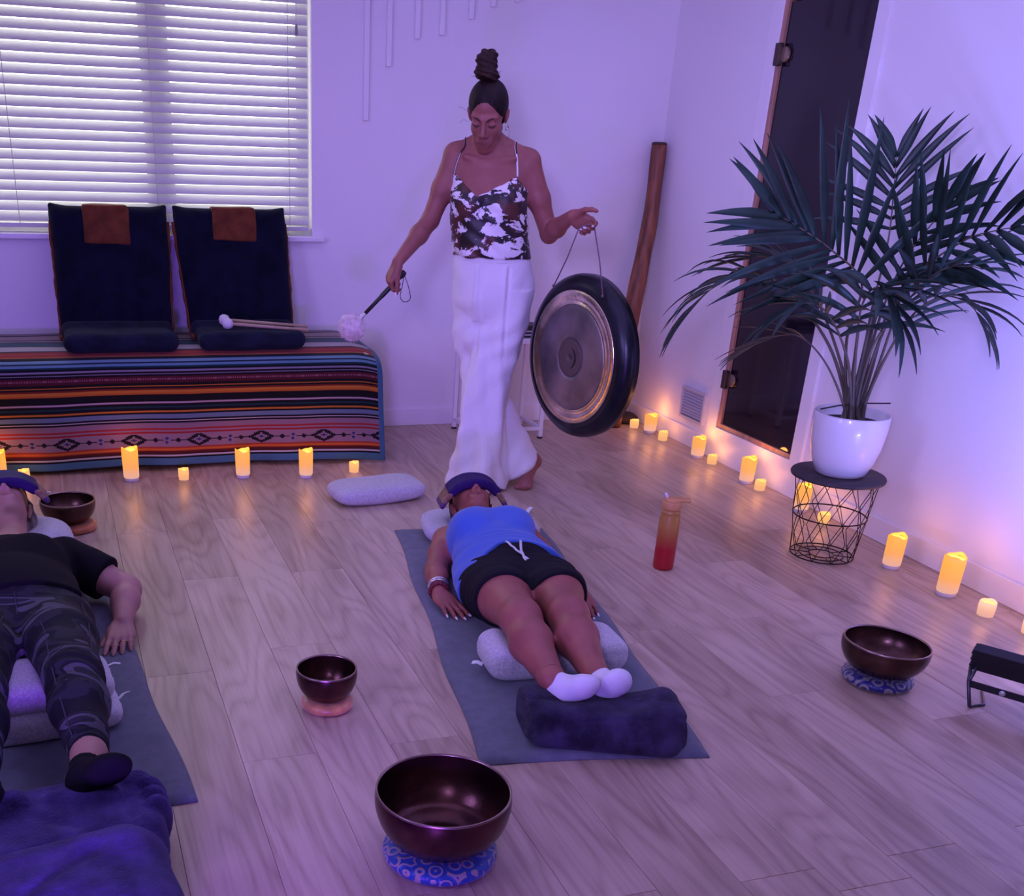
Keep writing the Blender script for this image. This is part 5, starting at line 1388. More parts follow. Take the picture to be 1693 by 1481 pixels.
    for he, ba, to, an, f in ((*FEET[0], anR, 1), (*FEET[1], anL, 2)):
        k = SDF((-0.18, -0.88, 0.05), (0.18, -0.58, 0.32), 0.0035)
        class S_:  # inflated copy
            def add(_, q, kk): k.add(q, kk, infl=0.0045)
        foot(S_(), he, ba, to, (0, 0.6, 0.5), toes=False, w=0.034)
        k.add(CAP(an, np.array(he) + (0, 0.008, 0.004), 0.034, 0.030), 0.02, infl=0.0045)
        d = np.array(an) - np.array(he); d = d / np.linalg.norm(d); e = np.array(he) + d * 0.052
        k.keep(lambda X, Y, Z: (X - e[0]) * d[0] + (Y - e[1]) * d[1] + (Z - e[2]) * d[2])
        flip_sdf('sock', k, sm, root, T, lambda V, N_: 0.0012 * wob(V, 45, f))
    # anklet and bracelets
    def band(name, c, ax, r, rr, m, n=36, bead=0):
        A = frame_of(ax); t = np.linspace(0, 2 * np.pi, n + 1)
        P = np.array(c) + r * (np.outer(np.cos(t), A[:, 0]) + np.outer(np.sin(t), A[:, 1]))
        P[:, 2] = np.maximum(P[:, 2], 0.0165 + rr * 1.3)
        w = rr * (1 + (0.35 * np.abs(np.sin(t * bead / 2)) if bead else 0)) * np.ones(n + 1)
        V, F = tube(P, w, 7, cap=False); geo(name, V @ T[0].T + T[1], F, m, root)
    cR = np.array(wrR); ax = np.array(elR) - cR; ax /= np.linalg.norm(ax)
    silver = mat('silver_beads', (0.65, 0.62, 0.62), 0.25, 0.8); red = mat('dark_red_cord', (0.14, 0.008, 0.02), 0.6)
    band('bracelet', cR + ax * 0.058, ax, 0.0335, 0.0034, silver, 72, 24); band('bracelet', cR + ax * 0.046, ax + (0.08, 0, 0.05), 0.0325, 0.0030, silver, 72, 26)
    band('bracelet', cR + ax * 0.018, ax, 0.0305, 0.0062, red, 60, 16)
    band('anklet', np.array(anR) * 0.93 + np.array(knR) * 0.07, np.array(knR) - np.array(anR), 0.0375, 0.0014, red, 40)
    return root
woman_blue()

def eye_pillow(label, T, c, half, drop, tag_end, seed=0.0):
    """long silk pillow drooping over the eyes: violet middle, brocade ends"""
    root = thing('eye_pillow', label, 'eye pillow', tuple(T[0] @ np.array(c) + T[1]), 'eye pillows on the lying people')
    vi = mat('violet_silk', (0.024, 0.006, 0.085), 0.65, spec=0.2, var=0.15, vscale=30)
    en = mat('tan_brocade', (0.16, 0.075, 0.05), 0.7, col2=(0.30, 0.17, 0.10), vscale=60)
    dk = mat('violet_hem', (0.07, 0.03, 0.12), 0.6)
    def zz(x): return c[2] - drop * (abs(x) / half) ** 2.6
    def piece(name, x0, x1, m, r, parent):
        s = SDF((c[0] - half - 0.03, c[1] - 0.08, c[2] - drop - 0.04), (c[0] + half + 0.03, c[1] + 0.08, c[2] + 0.04), 0.004)
        n = max(3, int(abs(x1 - x0) / 0.006))
        for x in np.linspace(x0, x1, n):
            a = -math.atan(drop * 2.6 * (abs(x) / half) ** 1.6 / half) * np.sign(x)
            s.add(BOX((c[0] + x, c[1] + 0.006 * math.sin(x * 20 + seed), zz(x)), (0.009, 0.052 + 0.002 * math.cos(x * 50), r), Ry(-a), min(r, 0.008) * 0.95), 0.008)
        return flip_sdf(name, s, m, parent, T, lambda V, N_: 0.0012 * wob(V, 40, seed))
    piece('violet_panel', -half + 0.036, half - 0.036, vi, 0.0155, root)
    for sg in (-1, 1):
        piece('brocade_end', sg * (half - 0.038), sg * (half - 0.008), en, 0.0105, root)
        piece('end_hem', sg * (half - 0.009), sg * half, dk, 0.0085, root)
    x = tag_end * half
    P = np.array([(c[0] + x, c[1] + 0.03, zz(x)), (c[0] + x * 1.08, c[1] + 0.036, zz(x) + 0.006), (c[0] + x * 1.17, c[1] + 0.034, zz(x) + 0.004)])
    V, F = tube(P, 0.0045, 6, flat=0.3); geo('loop_tag', V @ T[0].T + T[1], F, tagw, root)
eye_pillow('violet eye pillow with tan brocade ends over the eyes of the woman in blue', T2, (-0.042, 0.796, 0.270), 0.126, 0.090, 1, 0.4)
R2 = T2[0]
def wpt(T, p): return tuple(T[0] @ np.array(p) + T[1])
cushion('head_cushion', 'pale grey cushion under the head of the woman in the blue top', wpt(T2, (0.01, 0.865, 0.060)), (0.235, 0.145, 0.044), R2 @ Rz(0.0), grey_knit, 'grey cushions under the lying people',
        (wpt(T2, (0.235, 0.985, 0.075)), R2 @ np.array((0.025, 0.03, 0.014)), R2 @ np.array((0.006, -0.006, 0))), dents=(ELL(wpt(T2, (-0.042, 0.790, 0.160)), (0.092, 0.115, 0.100)),), p=4.5)
cushion('knee_cushion', 'pale grey cushion on the mat under the knees of the woman in blue', wpt(T2, (0.003, -0.322, 0.072)), (0.222, 0.100, 0.058), R2 @ Rz(0.10), grey_knit2, 'grey cushions under the lying people',
        (wpt(T2, (-0.218, -0.355, 0.045)), R2 @ np.array((-0.030, 0.012, 0.004)), R2 @ np.array((0.004, 0.010, 0.0))),
        dents=(CAP(wpt(T2, (-0.104, -0.16, 0.165)), wpt(T2, (-0.100, -0.55, 0.163)), 0.060, 0.055), CAP(wpt(T2, (0.052, -0.16, 0.165)), wpt(T2, (0.042, -0.55, 0.163)), 0.060, 0.055)), p=7.0)
# ------------------------------------------------------------------ person lying in black at the left picture edge
def person_black():
    T = T3
    root = thing('person', 'person in black T-shirt, dark camouflage leggings and black socks lying at the left picture edge', 'person', tuple(T[0] @ np.array((0, 0.1, 0.016)) + T[1]))
    cx = -0.015
    shR, elR, wrR = (0.178, 0.545, 0.150), (0.348, 0.400, 0.078), (0.300, 0.190, 0.052)
    shL, elL, wrL = (-0.208, 0.545, 0.150), (-0.372, 0.400, 0.078), (-0.335, 0.190, 0.052)
    hpR, knR, anR = (0.080, 0.03, 0.135), (0.088, -0.425, 0.192), (0.076, -0.775, 0.160)
    hpL, knL, anL = (-0.112, 0.03, 0.135), (-0.150, -0.430, 0.192), (-0.165, -0.790, 0.160)
    torso = [LOFT(1, [(-0.10, cx, 0.118, 0.13, 0.085), (-0.02, cx, 0.130, 0.195, 0.108), (0.08, cx, 0.140, 0.212, 0.124), (0.18, cx, 0.142, 0.202, 0.128), (0.30, cx, 0.140, 0.190, 0.124), (0.42, cx, 0.140, 0.188, 0.122), (0.52, cx, 0.136, 0.190, 0.112), (0.60, cx, 0.134, 0.155, 0.094), (0.66, cx, 0.140, 0.090, 0.072)]),
             ELL((cx - 0.085, 0.43, 0.205), (0.085, 0.10, 0.072)), ELL((cx + 0.085, 0.43, 0.205), (0.085, 0.10, 0.072)), ELL((cx, 0.18, 0.195), (0.150, 0.16, 0.088))]
    legs = []
    for hp, kn, an in ((hpR, knR, anR), (hpL, knL, anL)):
        hp, kn, an = map(np.array, (hp, kn, an)); m1 = hp * 0.55 + kn * 0.45 + (0, 0, 0.012); m2 = kn * 0.66 + an * 0.34 - (0, 0, 0.010)
        legs += [(CAP(hp, m1, 0.104, 0.092), 0.03), (CAP(m1, kn, 0.092, 0.068), 0.03), (CAP(kn, m2, 0.064, 0.066), 0.03), (CAP(m2, an, 0.065, 0.038), 0.03)]
    s = SDF((-0.50, -1.06, 0.0), (0.48, 1.10, 0.44), 0.0045)
    for q in torso: s.add(q, 0.035)
    for q, k in legs: s.add(q, k)
    hc = np.array((0.026, 0.905, 0.228)); HR = np.stack([(-1, 0, 0), (0, -0.22, 0.9755), (0, 0.9755, 0.22)], 1)
    arms = []
    for sh, el, wr in ((shR, elR, wrR), (shL, elL, wrL)):
        sh, el, wr = map(np.array, (sh, el, wr)); mm = el * 0.65 + wr * 0.35
        arms.append((CAP(sh, el * 0.5 + sh * 0.5, 0.064, 0.056), CAP(el * 0.5 + sh * 0.5, el, 0.056, 0.046)))
        s.add(arms[-1][0], 0.03); s.add(arms[-1][1], 0.02); s.add(CAP(el, mm, 0.046, 0.045), 0.02); s.add(CAP(mm, wr, 0.045, 0.029), 0.02)
    hR_ = np.stack([np.array((-0.95, 0.25, 0.0)), np.array((-0.27, -0.95, -0.14)), np.array((0.02, -0.14, 0.99))], 1)
    hL_ = np.stack([np.array((0.95, 0.25, 0.0)), np.array((0.27, -0.95, -0.14)), np.array((-0.02, -0.14, 0.99))], 1)
    hand(s, wrR, hR_, (0.14, 0.18, 0.20, 0.22), 0.09, (0.5, 0.2), 1.06); hand(s, wrL, hL_, (0.14, 0.18, 0.20, 0.22), 0.09, (0.5, 0.2), 1.06)
    s.add(CAP((cx + 0.02, 0.62, 0.155), hc + (0, -0.045, -0.030), 0.062, 0.060), 0.035)
    s.add(ELL(hc + (0, -0.085, 0.02), (0.062, 0.055, 0.045)), 0.03)
    head(s, hc, HR, sc=1.03)
    FEET = (((0.050, -0.880, 0.158), (0.092, -0.925, 0.200), (0.122, -0.945, 0.232)), ((-0.150, -0.895, 0.158), (-0.195, -0.940, 0.200), (-0.228, -0.960, 0.232)))
    for f, an in zip(FEET, (anR, anL)):
        foot(s, *f, (0, 0.6, 0.5), toes=False); s.add(CAP(an, f[0], 0.038, 0.032), 0.02)
    ground(s, 0.0165)
    flip_sdf('body', s, skin_w3, root, T)
    lips(hc, HR, mat('pale_lips', (0.34, 0.13, 0.12), 0.45), root, T, 1.03)
    h = SDF(hc - 0.16, hc + 0.16, 0.005)
    h.add(ELL(hc + HR @ np.array((0, -0.018, 0.044)), (0.084, 0.102, 0.090), HR), 0.01)
    for sx in (-1, 1): h.add(ELL(hc + HR @ np.array((sx * 0.066, -0.040, -0.020)), (0.034, 0.052, 0.066), HR), 0.03)
    def face_off(X, Y, Z):
        x, y, z = X - hc[0], Y - hc[1], Z - hc[2]
        v = x * HR[0, 1] + y * HR[1, 1] + z * HR[2, 1]; w = x * HR[0, 2] + y * HR[1, 2] + z * HR[2, 2]
        return 0.8 * (v - 0.004) - 0.60 * (w - 0.035)
    h.keep(face_off)
    flip_sdf('hair', h, hair_gr, root, T, lambda V, N_: 0.003 * np.sin(V[:, 0] * 240 + 3 * wob(V, 18)))
    # black T-shirt with short sleeves
    g = SDF((-0.46, 0.0, 0.0), (0.44, 0.74, 0.40), 0.005)
    for q in torso: g.add(q, 0.035, infl=0.010)
    g.add(LOFT(1, [(0.0, cx, 0.142, 0.226, 0.136), (0.10, cx, 0.144, 0.222, 0.138), (0.24, cx, 0.142, 0.205, 0.134)]), 0.03)
    for sh, el in ((shR, elR), (shL, elL)):
        sh, el = np.array(sh), np.array(el); g.add(CAP(sh, sh * 0.30 + el * 0.70, 0.078, 0.076), 0.04)
        d = (el - sh) / np.linalg.norm(el - sh); e = sh * 0.34 + el * 0.66
        g.keep(lambda X, Y, Z: np.where((X - cx) * np.sign(sh[0] - cx) > 0.19, (X - e[0]) * d[0] + (Y - e[1]) * d[1] + (Z - e[2]) * d[2], -1.0))
    g.keep(lambda X, Y, Z: (0.050 + 0.012 * np.sin(X * 8)) - 0.09 * np.clip((np.abs(X - cx) - 0.16) / 0.08, 0, 1) * 0 - Y + 0 * Z)
    g.cut(ELL((0.01, 0.745, 0.235), (0.088, 0.105, 0.115)), 0.015)
    ground(g, 0.0175)
    blk = mat('black_cotton', (0.008, 0.007, 0.010), 0.9, bump=0.1, bscale=260, sheen=0.0, spec=0.12)
    flip_sdf('t_shirt', g, blk, root, T, lambda V, N_: 0.004 * wob(V * (1, 1.8, 1), 14, 1) * np.clip((V[:, 2] - 0.03) / 0.05, 0, 1))
    # camouflage leggings
    g = SDF((-0.34, -0.82, 0.0), (0.30, 0.16, 0.34), 0.0045)
    for q in torso: g.add(q, 0.035, infl=0.005)
    for q, k in legs: g.add(q, k, infl=0.005)
    g.keep(lambda X, Y, Z: np.maximum(Y - 0.14, -0.762 - Y) + 0 * X + 0 * Z)
    ground(g, 0.0170)
    m = bpy.data.materials.new('dark_camouflage'); N, L, b = nodes_of(m)
    tc = N.new('ShaderNodeTexCoord'); mp = N.new('ShaderNodeMapping'); mp.inputs['Scale'].default_value = (5.0, 12, 8); L.new(tc.outputs['Object'], mp.inputs[0])
    n1 = N.new('ShaderNodeTexNoise'); n1.inputs['Scale'].default_value = 1.0; n1.inputs['Detail'].default_value = 1.2; n1.inputs['Distortion'].default_value = 0.5; L.new(mp.outputs[0], n1.inputs['Vector'])
    rp = N.new('ShaderNodeValToRGB'); rp.color_ramp.interpolation = 'CONSTANT'; e = rp.color_ramp.elements
    e[0].position = 0.0; e[0].color = (0.006, 0.006, 0.010, 1); e[1].position = 0.44; e[1].color = (0.020, 0.020, 0.028, 1)
    for p_, c_ in ((0.51, (0.009, 0.009, 0.014, 1)), (0.555, (0.075, 0.072, 0.092, 1)), (0.64, (0.018, 0.018, 0.026, 1))): k = e.new(p_); k.color = c_
    L.new(n1.outputs['Fac'], rp.inputs[0]); L.new(rp.outputs[0], b.inputs['Base Color']); b.inputs['Roughness'].default_value = 0.8; b.inputs['Sheen Weight'].default_value = 0.0; b.inputs['Specular IOR Level'].default_value = 0.25
    def wr_(V, N_):
        k = np.exp(-((V[:, 1] + 0.74) / 0.06) ** 2) * 0.0028 * np.sin(V[:, 1] * 330 + V[:, 0] * 50) + np.exp(-((V[:, 1] + 0.47) / 0.09) ** 2) * 0.0016 * np.sin(V[:, 1] * 210 + V[:, 0] * 60)
        return k + 0.0022 * wob(V * (1, 2, 1), 18) * np.clip((V[:, 2] - 0.03) / 0.05, 0, 1)
    flip_sdf('leggings', g, m, root, T, wr_)
    seam_m = mat('seam_thread', (0.030, 0.030, 0.042), 0.8)
    def top(x, y): return (g.surf(x, y, None) or 0.15) + 0.0005
    def seam(pts):
        P = spline(pts, 30); P = np.array([(x, y, top(x, y)) for x, y in P]); zs = np.pad(P[:, 2], 3, mode='edge'); P[:, 2] = np.convolve(zs, np.ones(7) / 7, 'valid'); V, F = tube(P, 0.0022, 5); geo('seam', V @ T[0].T + T[1], F, seam_m, root)
    seam([(-0.012, 0.03), (-0.014, -0.04), (-0.016, -0.08)])
    seam([(0.020, -0.10), (0.040, -0.25), (0.036, -0.42), (0.040, -0.60), (0.046, -0.74)]); seam([(0.165, 0.0), (0.160, -0.18), (0.142, -0.40)])
    seam([(-0.055, -0.10), (-0.082, -0.25), (-0.100, -0.42), (-0.125, -0.60), (-0.138, -0.74)])
    for f, an, sd in ((FEET[0], anR, 1), (FEET[1], anL, 2)):
        k = SDF((-0.32, -1.06, 0.06), (0.24, -0.72, 0.34), 0.004)
        class S_:
            def add(_, q, kk): k.add(q, kk, infl=0.006)
        foot(S_(), *f, (0, 0.6, 0.5), toes=False); k.add(CAP(an, f[0], 0.038, 0.032), 0.02, infl=0.005)
        d = np.array(an) - np.array(f[0]); d = d / np.linalg.norm(d); e2 = np.array(f[0]) + d * 0.062
        k.keep(lambda X, Y, Z: (X - e2[0]) * d[0] + (Y - e2[1]) * d[1] + (Z - e2[2]) * d[2])
        flip_sdf('sock', k, blk, root, T, lambda V, N_: 0.0012 * wob(V, 40, sd))
    # ring on the ring finger
    A = frame_of((-0.30, -0.94, -0.15)); t = np.linspace(0, 2 * np.pi, 25); c = np.array(wrR) + hR_ @ np.array((-0.0112, 0.112, -0.004))
    V, F = tube(c + 0.0102 * (np.outer(np.cos(t), A[:, 0]) + np.outer(np.sin(t), A[:, 1])), 0.0018, 6, cap=False); geo('finger_ring', V @ T[0].T + T[1], F, mat('gold_ring', (0.6, 0.42, 0.2), 0.25, 1.0), root)
person_black()
eye_pillow('violet eye pillow with tan striped end over the eyes of the person in black', T3, (0.028, 0.910, 0.334), 0.135, 0.075, 1, 2.0)
R3_ = T3[0]
cushion('head_cushion', 'pale grey cushion under the head of the person in black', wpt(T3, (0.03, 0.895, 0.095)), (0.215, 0.150, 0.078), R3_, grey_knit, 'grey cushions under the lying people',
        (wpt(T3, (0.222, 0.79, 0.10)), R3_ @ np.array((0.022, -0.012, 0.0)), R3_ @ np.array((0.003, 0.006, 0.0))), dents=(ELL(wpt(T3, (0.026, 0.905, 0.225)), (0.095, 0.12, 0.105)), CAP(wpt(T3, (-0.12, 0.66, 0.15)), wpt(T3, (0.12, 0.66, 0.15)), 0.10, 0.10)), p=3.4)
cushion('knee_cushion', 'lower of two stacked grey cushions under the camouflage leggings', wpt(T3, (-0.030, -0.330, 0.052)), (0.238, 0.105, 0.040), R3_, grey_knit2, 'grey cushions under the lying people',
        (wpt(T3, (0.205, -0.32, 0.055)), R3_ @ np.array((0.032, 0.016, 0.012)), R3_ @ np.array((0.004, -0.008, 0.004))), p=6.0)
cushion('knee_cushion', 'upper of two stacked grey cushions under the camouflage leggings', wpt(T3, (-0.030, -0.305, 0.125)), (0.225, 0.100, 0.046), R3_ @ Rx(0.06), grey_knit2, 'grey cushions under the lying people',
        (wpt(T3, (0.190, -0.27, 0.135)), R3_ @ np.array((0.036, 0.004, 0.002)), R3_ @ np.array((0.0, 0.004, 0.0))),
        dents=(CAP(wpt(T3, (0.088, -0.10, 0.175)), wpt(T3, (0.086, -0.55, 0.188)), 0.072, 0.062), CAP(wpt(T3, (-0.138, -0.10, 0.175)), wpt(T3, (-0.152, -0.55, 0.188)), 0.072, 0.062)), p=6.0)
# ------------------------------------------------------------------ standing woman with gong and mallet
def woman_standing():
    r, f = np.array((0.928, -0.373, 0)), np.array((-0.373, -0.928, 0))
    P = np.array((1.85, 4.60, 0.0)); T = (np.stack([r, f, np.array((0, 0, 1.0))], 1), P)
    root = thing('person', 'standing woman with topknot, cow print camisole and white trousers holding gong and mallet', 'person', (1.87, 4.56, 0.0))
    def W_(p): return np.asarray(p) @ T[0].T + P
    shR, elR, wrR = (-0.196, -0.01, 1.385), (-0.288, 0.015, 1.142), (-0.408, 0.195, 0.985)
    shL, elL, wrL = (0.112, -0.01, 1.372), (0.222, -0.02, 1.105), (0.300, 0.165, 1.192)
    torso = [LOFT(2, [(0.76, -0.005, 0.0, 0.13, 0.09), (0.84, -0.002, -0.005, 0.159, 0.114), (0.90, -0.003, -0.004, 0.161, 0.115), (0.97, -0.012, 0.0, 0.152, 0.104), (1.04, -0.022, 0.005, 0.142, 0.095), (1.12, -0.034, 0.008, 0.146, 0.098), (1.20, -0.044, 0.008, 0.154, 0.105), (1.29, -0.047, 0.0, 0.160, 0.100), (1.35, -0.046, -0.004, 0.158, 0.086), (1.40, -0.048, -0.006, 0.120, 0.070), (1.435, -0.052, -0.004, 0.075, 0.058)]),
             ELL((-0.118, 0.068, 1.222), (0.066, 0.058, 0.070)), ELL((0.020, 0.072, 1.215), (0.066, 0.058, 0.070)), ELL((-0.030, 0.06, 1.09), (0.11, 0.05, 0.09))]
    s = SDF((-0.52, -0.24, 0.0), (0.46, 0.36, 1.76), 0.004)
    for q in torso: s.add(q, 0.035)
    for sh, el, wr in ((shR, elR, wrR), (shL, elL, wrL)):
        sh, el, wr = map(np.array, (sh, el, wr)); m = sh * 0.5 + el * 0.5; mm = el * 0.65 + wr * 0.35
        s.add(CAP(sh, m, 0.050, 0.046), 0.035); s.add(CAP(m, el, 0.045, 0.037), 0.02); s.add(CAP(el, mm, 0.037, 0.037), 0.015); s.add(CAP(mm, wr, 0.037, 0.0235), 0.02)
    # trapezius and neck, head bowed
    pt, yw = 0.44, -0.16
    hy = np.array((math.sin(yw) * math.cos(pt), math.cos(yw) * math.cos(pt), -math.sin(pt))); hz0 = np.array((0.02, 0, 1.0)); hx = np.cross(hy, hz0); hx /= np.linalg.norm(hx); hz = np.cross(hx, hy)
    HR = np.stack([hx, hy, hz], 1); hc = np.array((-0.070, 0.048, 1.549))
    s.add(CAP((-0.055, -0.020, 1.40), hc + (0.0, -0.035, -0.05), 0.054, 0.050), 0.045)
    for sx, sh in ((-1, shR), (1, shL)): s.add(CAP((-0.055 + sx * 0.035, -0.025, 1.452), np.array(sh) + (0, -0.01, 0.022), 0.028, 0.030), 0.045)
    for sx in (-1, 1): s.add(CAP((-0.058 + sx * 0.012, 0.062, 1.372), (-0.05 + sx * 0.10, 0.052, 1.392), 0.010, 0.009), 0.02)   # collar bones
    head(s, hc, HR, sc=1.03)
    # legs inside the trousers and bare feet
    for a, b_, c_ in (((0.080, 0, 0.86), (0.0, 0.050, 0.48), (-0.020, 0.045, 0.085)), ((-0.080, 0, 0.86), (-0.025, -0.035, 0.49), (0.205, -0.080, 0.140))):
        a, b_, c_ = map(np.array, (a, b_, c_)); m = b_ * 0.62 + c_ * 0.38 + ((-0.012, 0, -0.03) if c_[0] > 0.1 else (0, 0, 0))
        s.add(CAP(a, b_, 0.085, 0.055), 0.03); s.add(CAP(b_, m, 0.052, 0.052), 0.03); s.add(CAP(m, c_, 0.052, 0.034), 0.03)
    foot(s, (-0.018, 0.025, 0.028), (-0.030, 0.160, 0.022), (-0.034, 0.205, 0.016), (0, 0, 1), side=-1)
    foot(s, (0.252, -0.060, 0.105), (0.206, 0.055, 0.024), (0.196, 0.088, 0.016), (-0.3, 0.4, 0.8), side=1, w=0.036); s.add(CAP((0.205, -0.080, 0.140), (0.248, -0.062, 0.105), 0.033, 0.028), 0.02)
    # right hand gripping the mallet handle, left hand hooked in the cord
    hd = np.array((-0.640, 0.12, -0.758)); hd /= np.linalg.norm(hd)             # handle direction
    axR = np.array(wrR); fd = np.array((-0.42, 0.10, -0.90)); fd /= np.linalg.norm(fd)
    bk = np.array((-0.78, 0.45, 0.42)); bk -= fd * (bk @ fd); bk /= np.linalg.norm(bk); th = np.cross(fd, bk)
    if th[1] < 0: th = -th
    tR = hand(s, axR, np.stack([th, fd, bk], 1), (0.95, 1.25, 1.30, 1.30), 0.05, (0.35, 0.1), 0.96, base=0.75, th_drop=0.012)
    fl_ = np.array((0.82, 0.22, -0.36)); fl_ /= np.linalg.norm(fl_); bl = np.array((0.20, -0.90, 0.30)); bl -= fl_ * (bl @ fl_); bl /= np.linalg.norm(bl); tl = np.cross(fl_, bl)
    if tl[2] < 0: tl = -tl
    tL = hand(s, wrL, np.stack([tl, fl_, bl], 1), (0.75, 1.05, 1.2, 1.25), 0.05, (0.95, 0.35), 0.96, base=0.9, th_drop=0.010)
    s.keep(lambda X, Y, Z: 0.0008 - Z + 0 * X + 0 * Y, 0.003)
    flip_sdf('body', s, skin_w1, root, T)
    nails(tR, root, T); nails(tL, root, T)
    lips(hc, HR, mat('muted_lips', (0.19, 0.055, 0.05), 0.45), root, T, 1.03)
    hp = lambda x, y, z: hc + HR @ (np.array((x, y, z)) * 1.03)
    brow_m = mat('dark_brow', (0.018, 0.009, 0.008), 0.7)
    for sx in (-1, 1):
        pts = spline([hp(sx * 0.013, 0.0945, 0.0165), hp(sx * 0.030, 0.0875, 0.0235), hp(sx * 0.049, 0.0700, 0.0195)], 12)
        V, F = tube(pts, np.interp(np.linspace(0, 1, 12), [0, .3, 1], [0.0022, 0.0030, 0.0012]), 6); geo('eyebrow', W_(V), F[::1], brow_m, root)
        pts = spline([hp(sx * 0.018, 0.0865, -0.0050), hp(sx * 0.031, 0.0895, -0.0090), hp(sx * 0.046, 0.0790, -0.0045)], 12)
        V, F = tube(pts, 0.0021, 6); geo('eyelashes', W_(V), F, brow_m, root)
    # hair drawn up into a topknot
    h = SDF(hc - 0.17, hc + (0.17, 0.17, 0.20), 0.004)
    h.add(ELL(hp(0, -0.014, 0.042), (0.080, 0.098, 0.086), HR), 0.01); h.add(ELL(hp(0, -0.045, -0.01), (0.070, 0.052, 0.070), HR), 0.03)
    def face_off(X, Y, Z):
        x, y, z = X - hc[0], Y - hc[1], Z - hc[2]
        u = np.abs(x * HR[0, 0] + y * HR[1, 0] + z * HR[2, 0]); v = x * HR[0, 1] + y * HR[1, 1] + z * HR[2, 1]; w = x * HR[0, 2] + y * HR[1, 2] + z * HR[2, 2]
        face = (np.sqrt((u / 0.064) ** 2 + ((w + 0.040) / 0.112) ** 2) - 1) * 0.06
        return np.maximum(np.maximum(np.minimum(v + 0.004, -face), np.minimum(v + 0.026, -(w + 0.020))), -(w + 0.075))
    h.keep(face_off)
    kn = hp(0, -0.030, 0.126)
    flip_sdf('hair', h, hair_dk, root, T, lambda V, N_: 0.0004 * np.clip((np.einsum('ij,ij->i', N_, (V - hc) / np.linalg.norm(V - hc, axis=1)[:, None]) - 0.75) * 5, 0, 1) * np.sin(np.arctan2(V[:, 0] - kn[0], V[:, 1] - kn[1]) * 34 + 2 * wob(V, 20)))
    b = SDF(kn - (0.09, 0.09, 0.05), kn + (0.09, 0.09, 0.16), 0.0035)
    top = kn + (-0.010, -0.005, 0.0)
    for k in range(26):                                       # a wound rope of hair
        t0, t1 = k / 26, (k + 1) / 26
        def hel(t): a = t * 2 * math.pi * 1.9 + 0.6; q = 0.025 - 0.007 * t + 0.004 * math.sin(t * 11); return top + (q * math.cos(a) - 0.004 * t, q * math.sin(a), 0.006 + 0.074 * t + 0.004 * math.sin(t * 17))
        b.add(CAP(hel(t0), hel(t1), 0.0235 - 0.003 * t0, 0.0235 - 0.003 * t1), 0.006)
    b.add(CAP(top, top + (-0.006, 0, 0.062), 0.026, 0.020), 0.01); b.add(ELL(top + (0.014, 0.01, 0.076), (0.024, 0.022, 0.020)), 0.008); b.add(ELL(top + (-0.018, 0.0, 0.086), (0.013, 0.012, 0.014)), 0.008)
    b.add(ELL(top + (0.034, 0.01, 0.008), (0.014, 0.012, 0.010)), 0.01)
    flip_sdf('hair_bun', b, hair_bun, root, T, lambda V, N_: 0.0022 * np.sin(V[:, 2] * 330 + 4 * np.arctan2(V[:, 0] - top[0], V[:, 1] - top[1])) + 0.002 * wob(V, 60))
    R_ = random.Random(4); mb = MB()
    for k in range(26):
        a = R_.uniform(0, 2 * math.pi); q = top + (0.030 * math.cos(a), 0.030 * math.sin(a), 0.004)
        e = q + np.array((math.cos(a), math.sin(a), R_.uniform(-0.2, 0.9))) * R_.uniform(0.014, 0.036)
        mb.add(*tube([q, (q + e) / 2 + (0, 0, 0.003), e], [0.0012, 0.0010, 0.0004], 4))
    for a, m_, e in (((-0.066, 0.060, -0.005), (-0.088, 0.055, 0.0), (-0.100, 0.060, -0.012)), ((-0.070, 0.050, 0.030), (-0.090, 0.045, 0.040), (-0.104, 0.050, 0.045)), ((0.074, 0.0, -0.02), (0.088, 0.012, -0.05), (0.084, 0.02, -0.085))):
        mb.add(*tube(spline([hp(*a), hp(*m_), hp(*e)], 8), 0.00045, 4))
    V = np.vstack(mb.V); geo('loose_strands', W_(V), mb.F, hair_dk, root)['kind'] = 'stuff'
    V, F = lathe([(0.0275, -0.004), (0.031, -0.003), (0.031, 0.003), (0.0275, 0.004)], 24, top + (0, 0, 0.006)); geo('hair_tie', W_(V), F, mat('hair_tie', (0.10, 0.06, 0.05), 0.7), root)
    # hoop earring on the visible ear
    A = frame_of(hx + 0.4 * hy); t = np.linspace(0, 2 * np.pi, 25); c = hp(0.076, -0.006, -0.050) if hx[0] > 0 else hp(-0.076, -0.006, -0.050)
    V, F = tube(c + 0.0085 * (np.outer(np.cos(t), A[:, 0]) + np.outer(np.sin(t), A[:, 1])), 0.0022, 7, cap=False); geo('earring', W_(V), F, mat('silver_hoop', (0.8, 0.78, 0.78), 0.2, 1.0), root)
    # cow print camisole
    g = SDF((-0.30, -0.20, 0.98), (0.22, 0.22, 1.38), 0.004)
    for q in torso: g.add(q, 0.035, infl=0.0075)
    g.add(LOFT(2, [(0.99, -0.020, 0.008, 0.162, 0.116), (1.03, -0.024, 0.010, 0.166, 0.120), (1.09, -0.032, 0.010, 0.160, 0.116), (1.16, -0.040, 0.008, 0.160, 0.114)]), 0.04)
    xe = np.array([-0.40, -0.245, -0.200, -0.095, 0.062, 0.105, 0.40]); ze = np.array([1.285, 1.285, 1.332, 1.246, 1.322, 1.280, 1.280])
    def neck(X, Y, Z):
        lim = np.interp(X.ravel(), xe, ze).reshape(X.shape).astype(np.float32); back = np.float32(1.285)
        return (Z - np.where(Y > -0.02, lim, back)) * 0.7
    g.keep(neck); g.keep(lambda X, Y, Z: 1.006 - Z + 0 * X + 0 * Y)
    m = bpy.data.materials.new('cow_print_satin'); N, L, bb = nodes_of(m)
